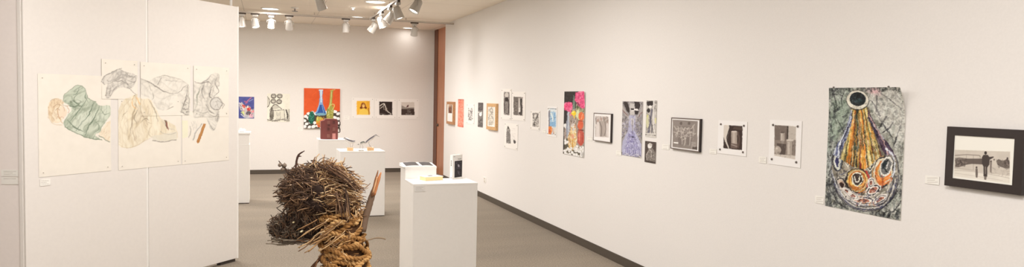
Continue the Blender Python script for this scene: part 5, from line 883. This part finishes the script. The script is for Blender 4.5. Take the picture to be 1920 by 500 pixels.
for k in range(60):                                   # bundle sweeping down to the point at upper right
    y0 = rnd(300, 338); P0x = rnd(606, 640); x1, y1 = rnd(662, 680), 0; y1 = 352-(680-x1)*.75+rnd(-4, 5); L = math.hypot(x1-P0x, y1-y0); twig(mb, (P0x+x1)/2, (y0+y1)/2, rnd(-.09, -.01), math.atan2(y1-y0, x1-P0x), L, rnd(1.2, 2.8), (BR+[(112, 80, 58)])[rg.randrange(7)], .14)
for (x, y, a, L) in ((664, 368, 1.1, 22), (667, 372, .2, 26), (655, 366, 1.3, 20), (676, 349, -.3, 14), (664, 383, -.1, 34), (672, 404, -.08, 40)): twig(mb, x, y, -.04, a, L, 1.5, ST[rg.randrange(6)], .6)
for k in range(16): twig(mb, 641+k*1.6+rnd(-1, 1), 376+rnd(-6, 6), -.085+rnd(-.01, .01), 1.5+rnd(-.15, .15), rnd(40, 56), rnd(2, 3.6), BR[rg.randrange(6)], .15)
for k in range(120):
    x, y, dz, a, b = onell(660, 396, 24, 20, 30); twig(mb, x, y, dz*1.1, rnd(0, 3.14), rnd(8, 20), rnd(1.4, 3), ST[rg.randrange(6)], .5)
nest = mb.build('nest_twigs', M['twig'], e, smooth=True); nest['kind'] = 'stuff'
# root clump reaching left
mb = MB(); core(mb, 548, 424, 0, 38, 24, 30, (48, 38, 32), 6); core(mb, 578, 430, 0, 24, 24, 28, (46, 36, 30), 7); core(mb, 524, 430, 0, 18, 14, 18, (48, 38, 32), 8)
for k in range(620):
    x, y, dz, a, b = onell(550, 424, 44, 29, 32); twig(mb, x, y, dz, rnd(0, 3.14), rnd(7, 20), rnd(.7, 1.9), (GY+BR[:3])[rg.randrange(8)], .8)
for (x, y, a, L, w) in ((514, 426, .45, 26, 2.2), (515, 412, 1.15, 24, 2), (522, 410, 1.2, 16, 1.6), (533, 398, -.9, 20, 2), (528, 395, .7, 22, 2), (512, 428, .2, 18, 1.8), (520, 442, -.3, 20, 2), (538, 396, 1.4, 26, 2.4), (566, 458, 2, 14, 1.4), (509, 421, .35, 16, 1.4), (540, 388, 1.45, 22, 1.8)): twig(mb, x, y, -.01, a, L, w, GY[rg.randrange(5)], .4)
for k in range(60): twig(mb, rnd(520, 590), 449+rnd(-4, 4), -.03+rnd(-.03, .03), rnd(-.15, .2), rnd(20, 44), rnd(1.4, 2.8), (GY+[(122, 84, 56)])[rg.randrange(6)], .3)
mb.build('root_clump', M['twig'], e, smooth=True)
# trunk and rope
trunk = [(640, 398, 40), (642, 425, 42), (642, 450, 40), (646, 480, 43), (645, 510, 46), (643, 545, 48), (642, 587, 56)]
mb = MB(); mb.tube([wp(x, y) for x, y, r in trunk], [r*SC0*.9 for x, y, r in trunk], 24, (84, 58, 38)); mb.build('trunk', M['twig'], e, smooth=True)
def trunk_at(y):
    ys = [t[1] for t in trunk]; return np.interp(y, ys, [t[0] for t in trunk]), np.interp(y, ys, [t[2] for t in trunk])
RP = [(176, 128, 76), (194, 148, 94), (152, 108, 62), (206, 162, 108), (132, 92, 54)]
def cord(name, path, w, col, strands=2, parent=None, mbx=None):
    """twisted cord along a list of world points, w = strand radius in px"""
    P = smooth([tuple(p) for p in path], 7); P = [np.array(p) for p in P]; mb = mbx or MB(); n = len(P)
    for s_ in range(strands):
        out = []; ac = 0
        for i in range(n):
            t = P[min(i+1, n-1)]-P[max(i-1, 0)]; t /= np.linalg.norm(t)+1e-9; a = np.cross(t, Fv); a /= np.linalg.norm(a)+1e-9; b = np.cross(t, a)
            if i: ac += np.linalg.norm(P[i]-P[i-1])
            ph = ac/SC0*.42+s_*2*math.pi/strands; out.append(P[i]+(a*math.cos(ph)+b*math.sin(ph))*w*SC0*.75)
        mb.tube(out, w*SC0, 5, col)
    return mb
allc = MB()
for k in range(64):
    y0 = rnd(404, 572); th0 = rnd(-3.4, .4); slope = rnd(-26, 26) if rg.random() < .6 else rnd(-60, 60); span = rnd(1.0, 2.6); path = []; wob = rnd(0, 6); lay = rnd(.94, 1.12)
    for i in range(9):
        t = i/8; th = th0+span*t; y = min(580, max(398, y0+slope*t+5*math.sin(wob+t*7))); cx, r = trunk_at(y); r *= lay
        path.append(wp(cx, y)+(R_*math.cos(th)*r+Fv*math.sin(th)*r)*SC0)
    cord('', path, rnd(2.1, 3.1), RP[rg.randrange(5)], 2, None, allc)
allc.build('rope_wrapping', M['twig'], e, smooth=True)['kind'] = 'stuff'
mb = MB()
for k in range(110):
    y = rnd(400, 560); cx, r = trunk_at(y); a = rnd(-1, 1); x = cx+a*r; dz = -math.sqrt(max(0, 1-a*a))*r*SC0*1.08; twig(mb, x, y, dz, rnd(0, 3.14), rnd(10, 30), rnd(1, 2.6), (ST+RP)[rg.randrange(11)], .5)
for k in range(26): twig(mb, rnd(590, 650), 452-(rnd(0, 1))*40, -.11, rnd(-.75, -.45), rnd(24, 60), rnd(1.6, 3), ST[rg.randrange(6)], .2)
mb.build('straw_strands', M['twig'], e, smooth=True)['kind'] = 'stuff'
# broken branch with split, pale ends
def ptube(name, pts, col, n=10, parent=e, dz=0, m='twig'):
    mb = MB(); P = smooth([(x, y, r) for x, y, r in pts], 4); rr_ = random.Random(len(pts)); mb.tube([wp(p[0], p[1])+Fv*dz for p in P], [p[2]*SC0*rr_.uniform(.9, 1.1) for p in P], n, col); return mb.build(name, M[m], parent, smooth=True)
br = ptube('broken_branch', [(682, 432, 6), (688, 405, 6.4), (694, 385, 6.2), (699, 368, 5.6), (703, 355, 4.6), (706, 346, 3)], (124, 100, 82), dz=-.02)
ptube('split_prong', [(701, 366, 2.8), (705, 346, 2.6), (709, 330, 2.0), (712, 318, .8)], (150, 104, 74), 7, br, -.03); ptube('split_prong', [(704, 364, 3), (710, 344, 2.8), (714, 330, 2.4), (717, 322, 1)], (204, 134, 88), 7, br, -.025); ptube('split_prong', [(703, 360, 1.4), (708, 342, 1.6), (711, 330, 1)], (226, 176, 130), 6, br, -.036)
# bare crooked twig, twig with seed pods, side twig, leg twig
bt = ptube('bare_twig', [(556, 340, 2), (554, 325, 1.9), (555.4, 306, 1.9), (558, 294, 1.9), (562, 288, 1.6), (571, 282.5, .8)], (84, 60, 52), 8); ptube('twig_fork', [(558, 294, 1.2), (562, 292.4, 1.2), (565, 293, .7)], (84, 60, 52), 6, bt)
pt = ptube('seed_twig', [(522.5, 301, .7), (527, 307, 1.6), (532, 313, 1.9), (540, 321, 2.4), (550, 330, 3), (562, 340, 3.4)], (92, 74, 62), 8)
for (x, y, r) in ((525.8, 309, 3.6), (534.6, 309.6, 4), (531, 317, 3.8)):
    mb = MB(); mb.ell(wp(x, y)-Fv*.006, (r*SC0,)*3, nu=14, nv=10, col=(140, 122, 106), fn=lambda p: 1+.08*math.sin(9*p[2])*math.sin(7*p[0])); mb.tube([wp(x, y-r)-Fv*.006, wp(x-.5, y-r-1.2)-Fv*.006], [.8*SC0, .3*SC0], 5, (92, 74, 62)); mb.build('seed_pod', M['twig'], e, smooth=True)
ptube('side_stub', [(541, 333, 2.4), (548, 337, 2.8), (558, 343, 3)], (96, 74, 62), 8)
ptube('knotted_side_twig', [(686, 450, 1), (694, 448.5, 1.3), (702, 446, 1.2), (710, 445.4, 1.6), (717, 446, 1.4), (723, 447.5, 1.7)], (150, 128, 104), 7)
ptube('lower_twig', [(620, 462, 2.6), (609, 478, 2.8), (598, 490, 2.6), (590, 500, 2.4), (583, 514, 1.6)], (96, 66, 48), 8, dz=-.06)
ptube('lower_twig', [(606, 480, 1.2), (602, 492, 1.4), (600, 504, 1)], (140, 100, 70), 6, dz=-.07)
for (x, y, rx, ry, col) in ((611.5, 461, 3.2, 5, (232, 196, 150)), (563.5, 411, 1.7, 1.7, (226, 206, 160)), (577.6, 427.6, 1.9, 1.6, (226, 208, 166)), (583, 340, 1.4, 1.4, (206, 180, 150)), (561, 343, 1.6, 1.6, (200, 172, 146)), (598, 330, 1.2, 1.6, (214, 186, 150))):
    dd = -.085 if y > 400 else -.1; mb = MB(); c0 = wp(x, y)+Fv*dd; mb.tube([c0+Fv*.02, c0, c0-Fv*.001], [rx*SC0*.9, rx*SC0*.9, rx*SC0*.5], 10, col); mb.build('cut_twig_end', M['twig'], e, smooth=True)
# ------------------------------------------------------------------ ceiling: track rails, spot heads, downlights
ZT = HC-.07
t1, t2 = on_z(469, 24.5, ZT), on_z(640, 34, ZT); YT = (t1[1]+t2[1])/2; print('track Y', t1, t2)
k1, k2 = on_z(690, 39, ZT), on_z(757, -5, ZT); XT = (k1[0]+k2[0])/2; print('track X', k1, k2)
def rail(name, a, b, label, hang=()):
    a, b = np.array(a, float), np.array(b, float); d = (b-a)/np.linalg.norm(b-a); L = np.linalg.norm(b-a); s_ = np.cross(d, [0, 0, 1.])
    e = thing(name, (a+b)/2, label, 'track rail', 'ceiling track rails')
    MB().obox(a, d, s_, Z, 0, L, -.017, .017, 0, .03).build('rail', M['rail'], e, bevel=.002)
    MB().obox(a, d, s_, Z, .01, L-.01, -.008, .008, -.003, .001).build('contact_slot', M['slot'], e)
    for t in hang: p = a+d*t; MB().tube([p+Z*.028, p+Z*(HC-p[2]-.001)], .008, 8).build('hanger', M['rail'], e)
    for w in (0, L): p = a+d*w; MB().obox(p, d, s_, Z, -.012, .012, -.02, .02, -.004, .033).build('end_cap', M['trimw'], e)
    return e
XE = XB-.03
rail('track_rail', (-4.6, YT, ZT), (XE, YT, ZT), 'long white track rail running along in front of the far wall', (.6, 2.2, 3.8, 5.4, 7))
ykn = k1[1]; rail('track_rail', (XT, min(ykn, YT-.03), ZT), (XT, 2.0, ZT), 'white track rail running toward the viewer, ending near the far rail', (.5, 2, 4, 6, 8))
def spot_head(loc, aim, label, lit=True, scale=1., yawrail=0):
    """loc: point on the rail underside; aim: unit direction"""
    e = thing('track_spotlight', loc, label, 'spotlight', 'white track spotlights'); L = np.array(loc, float); aim = np.array(aim, float); aim /= np.linalg.norm(aim); s_ = scale
    c_, n_ = math.cos(yawrail), math.sin(yawrail); dx = np.array([c_, n_, 0]); dy = np.array([-n_, c_, 0])
    MB().obox(L, dx, dy, Z, -.07*s_, .07*s_, -.018*s_, .018*s_, -.022*s_, 0).build('adapter', M['slot'], e, bevel=.003)
    MB().obox(L, dx, dy, Z, -.045*s_, .045*s_, -.03*s_, .03*s_, -.055*s_, -.022*s_).build('transformer', M['head'], e, bevel=.006)
    C0 = L-Z*.155*s_; sd = np.cross(aim, Z); sd /= np.linalg.norm(sd)+1e-9; up_ = np.cross(sd, aim)
    o = MB(); o.tube([L-Z*.05*s_, L-Z*.085*s_], .009*s_, 8); o.tube([C0+sd*.066*s_, C0+sd*.068*s_+Z*.05*s_, C0+sd*.03*s_+Z*.074*s_, C0-sd*.03*s_+Z*.074*s_, C0-sd*.068*s_+Z*.05*s_, C0-sd*.066*s_], .006*s_, 8); o.build('yoke', M['head'], e, smooth=True)
    o = MB(); prof = [(-.085, .012), (-.084, .035), (-.06, .05), (-.02, .052), (.04, .06), (.078, .064), (.08, .064), (.08, .058), (.062, .052), (.06, .002)]; P = []; n = 20
    vs = [C0+aim*a*s_+(sd*math.cos(6.2832*j/n)+up_*math.sin(6.2832*j/n))*r*s_ for a, r in prof for j in range(n)]; fs = [(i*n+j, i*n+(j+1) % n, (i+1)*n+(j+1) % n, (i+1)*n+j) for i in range(len(prof)-1) for j in range(n)]+[tuple(range(n))[::-1]]
    o.add(vs, fs); h = o.build('lamp_housing', M['head'], e, smooth=True)
    o = MB(); c1 = C0+aim*.066*s_; ring = [c1+(sd*math.cos(6.2832*j/n)+up_*math.sin(6.2832*j/n))*.053*s_ for j in range(n)]; bulge = [c1+aim*.008*s_+(sd*math.cos(6.2832*j/n)+up_*math.sin(6.2832*j/n))*.03*s_ for j in range(n)]
    o.add(ring+bulge+[c1+aim*.011*s_], [(j, (j+1) % n, n+(j+1) % n, n+j) for j in range(n)]+[(n+j, n+(j+1) % n, 2*n) for j in range(n)]); o.build('lamp_lens', M['lens'] if lit else M['trimw'], h)
    return C0+aim*.1*s_
def lamp(p, aim, W, ang=75, blend=1., rad=.06, col=(1, .86, .72)):
    l = bpy.data.lights.new('track_or_fill_spot', 'SPOT'); l.energy = W; l.spot_size = math.radians(ang); l.spot_blend = blend; l.shadow_soft_size = rad; l.color = col
    o = bpy.data.objects.new('track_or_fill_spot', l); COL.objects.link(o); o.location = tuple(p); o.rotation_euler = Vector(tuple(aim)).to_track_quat('-Z', 'Y').to_euler(); return o
WARM = (1.0, .94, .905); 
zu = ZT-.003
for (x, aim, lab, lit, en) in ((453, (.1, -.1, -.95), 'white track spotlight half hidden at the display panel edge', True, 1), (478.5, (.15, -.25, -.93), 'second white track spotlight from the display panel, its lens glowing', True, 1), (508.5, (-.05, -.3, -.93), 'third white track spotlight from the display panel, pointing almost straight down', True, 1), (542, (.05, .6, -.8), 'unlit white track spotlight between the display panel and the middle of the far rail', False, 0), (648, (.05, .1, -.96), 'white track spotlight alone near the middle of the far rail', True, 1), (776.5, (.02, .45, -.9), 'white track spotlight nearest the reddish wood door', True, 1)):
    P = on_z(x, {453: 24, 478.5: 25, 508.5: 27, 542: 29, 648: 35, 776.5: 42}[x], ZT)[0]; p = spot_head((P, YT, zu), aim, lab, lit, 1.02)
    if en: lamp(p, (aim[0], .5, -.85), 5 if x == 776.5 else 28, 100, 1, .05, WARM if x != 776.5 else (.86, .92, 1.0))
for (x, y, aim, lab) in ((699, 33, (-.5, .25, -.8), 'white track spotlight at the far end of the near rail, turned left'), (716, 22, (.35, -.1, -.9), 'white track spotlight second along the near rail, pointing down'), (733, 11, (-.55, .1, -.8), 'bright white track spotlight third along the near rail'), (749, 1, (.3, -.1, -.9), 'large white track spotlight fourth along the near rail, at the top edge')):
    P = on_z(x, y, ZT); p = spot_head((XT, P[1], zu), aim, lab, True, 1.1, math.pi/2); lamp(p, (.25, .3, -.9), 20, 110, 1, .05, WARM)
# two heads on a rail cut by the top edge
P = on_z(781, -14, ZT); spot_head((P[0], P[1], zu), (-.45, -.1, -.85), 'white track spotlight cut by the top edge, right of the near rail', True, 1.1, math.pi/2); rail('track_rail', (P[0], P[1]+.5, ZT), (P[0], 2.0, ZT), 'white track rail out of sight, right of the near rail', (1, 3, 5)); lamp((P[0], P[1], ZT-.25), (.2, 0, -.9), 14, 110, 1, .05, WARM); XT2 = P[0]
P = on_z(601, -16, ZT); spot_head((P[0], P[1], zu), (.35, .3, -.85), 'white track spotlight cut by the top edge, above the orange canvas', True, 1.0, math.pi/2); rail('track_rail', (P[0], P[1]+.3, ZT), (P[0], 3.0, ZT), 'white track rail out of sight, left of the near rail', (1, 3, 5)); XT3 = P[0]
def down(x, y, r, label, W=14, ry=None):
    P = on_z(x, y, HC); e = thing('recessed_downlight', (P[0], P[1], HC), label, 'ceiling light', 'recessed ceiling downlights'); n = 28; o = MB()
    prof = [(r*1.18, 0), (r*1.18, -.006), (r*1.12, -.011), (r*1.02, -.012), (r, -.004), (r, 0)]
    vs = [(P[0]+rr*math.cos(6.2832*j/n), P[1]+rr*math.sin(6.2832*j/n), HC+z_) for rr, z_ in prof for j in range(n)]; fs = [(i*n+j, i*n+(j+1) % n, (i+1)*n+(j+1) % n, (i+1)*n+j) for i in range(len(prof)-1) for j in range(n)]; o.add(vs, fs).build('trim_ring', M['trimw'], e, smooth=True)
    o = MB(); o.add([(P[0]+r*.99*math.cos(6.2832*j/n), P[1]+r*.99*math.sin(6.2832*j/n), HC-.004) for j in range(n)]+[(P[0], P[1], HC-.007)], [((j+1) % n, j, n) for j in range(n)]); o.build('diffuser', M['down'], e)
    if W:
        l = bpy.data.lights.new('downlight', 'AREA'); l.shape = 'DISK'; l.size = r*2; l.energy = W; l.color = (1, .945, .895); ob = bpy.data.objects.new('downlight', l); COL.objects.link(ob); ob.location = (P[0], P[1], HC-.02)
for (x, y, r, lab) in ((507, 16, .13, 'recessed round downlight above the third spotlight, left part of the ceiling'), (669, 32, .13, 'recessed round downlight left of the far end of the near rail'), (704, 3, .14, 'recessed round downlight beside the near rail at the top edge'), (766, 52, .11, 'recessed round downlight close to the far wall, left of the last spotlight'), (675, -5, .12, 'large bright recessed downlight cut by the top edge')): down(x, y, r, lab, 1.5 if x == 766 else 7)
P = on_z(553, 14, HC); e = thing('sprinkler_head', (P[0], P[1], HC), 'small sprinkler head on the ceiling above the unlit spotlight', 'sprinkler')
o = MB(); n = 18
for (ra, za) in (((.06, .06, .03), (0, -.012, -.02)),): o.tube([(P[0], P[1], HC+z_) for z_ in za], list(ra), n)
o.build('escutcheon', M['trimw'], e, smooth=True); o = MB(); o.tube([(P[0], P[1], HC-.015), (P[0], P[1], HC-.06)], .012, 8); o.tube([(P[0], P[1], HC-.06), (P[0], P[1], HC-.066)], [.05, .045], 14); o.build('deflector', M['steel'], e)
P = on_z(662, 13, HC); e = thing('sprinkler_head', (P[0], P[1], HC), 'small sprinkler head on the ceiling left of the near rail', 'sprinkler'); o = MB(); o.tube([(P[0], P[1], HC), (P[0], P[1], HC-.012), (P[0], P[1], HC-.02)], [.05, .05, .025], n); o.build('escutcheon', M['trimw'], e, smooth=True); o = MB(); o.tube([(P[0], P[1], HC-.015), (P[0], P[1], HC-.05)], .01, 8); o.tube([(P[0], P[1], HC-.05), (P[0], P[1], HC-.055)], [.035, .03], 14); o.build('deflector', M['steel'], e)

# ------------------------------------------------------------------ room lighting
def soft(x, y, sx, sy, W, col=(1, .95, .91)):  # area fill under the ceiling, added for general brightness, no fixture
    l = bpy.data.lights.new('ceiling_fill', 'AREA'); l.shape = 'RECTANGLE'; l.size = sx; l.size_y = sy; l.energy = W; l.color = col
    o = bpy.data.objects.new('ceiling_fill', l); COL.objects.link(o); o.location = (x, y, HC-.03); return o
RWL, FWL, GEN = .54, 1.0, 1.22
# unseen spots without heads, added to wash the right wall and the partition
for yy in (9.4, 8.2, 7.0, 5.8, 4.6, 3.4, 2.2, 1.0): lamp((1.4, yy, ZT-.2), (.75, .05, -.62), 42*RWL, 120, 1, .12, WARM)
for (xx, yy) in ((-.6, 2.2), (.2, 3.2), (1.0, 4.2)): lamp((xx, yy, ZT-.2), (-.45, .5, -.74), 14*GEN, 120, 1, .15, WARM)
for (xx, yy, w) in ((-1.5, 12, 95), (1.2, 11.5, 95), (-1.0, 8.5, 75), (1.0, 6, 60), (-1, 4, 60), (1, 1.5, 70), (-2, -.5, 60), (-4.5, 7, 60)): soft(xx, yy, 1.2, .3, w*GEN)
for (xx, ax) in ((-1.2, -.1), (.6, .1)): lamp((xx, -1.6, ZT-.2), (ax, .85, -.5), 55, 110, 1, .15, WARM)  # fill spots added behind the camera to brighten pedestals, sculpture and left panel
SC.view_settings.view_transform = 'Standard'; SC.view_settings.look = 'None'; SC.view_settings.gamma = 1; SC.view_settings.exposure = -0.49
SC.view_settings.use_curve_mapping = False
w = bpy.data.worlds.new('world'); SC.world = w; w.use_nodes = True; w.node_tree.nodes['Background'].inputs[0].default_value = (1, .93, .85, 1); w.node_tree.nodes['Background'].inputs[1].default_value = .3
SC.cycles.max_bounces = 8; SC.cycles.diffuse_bounces = 6
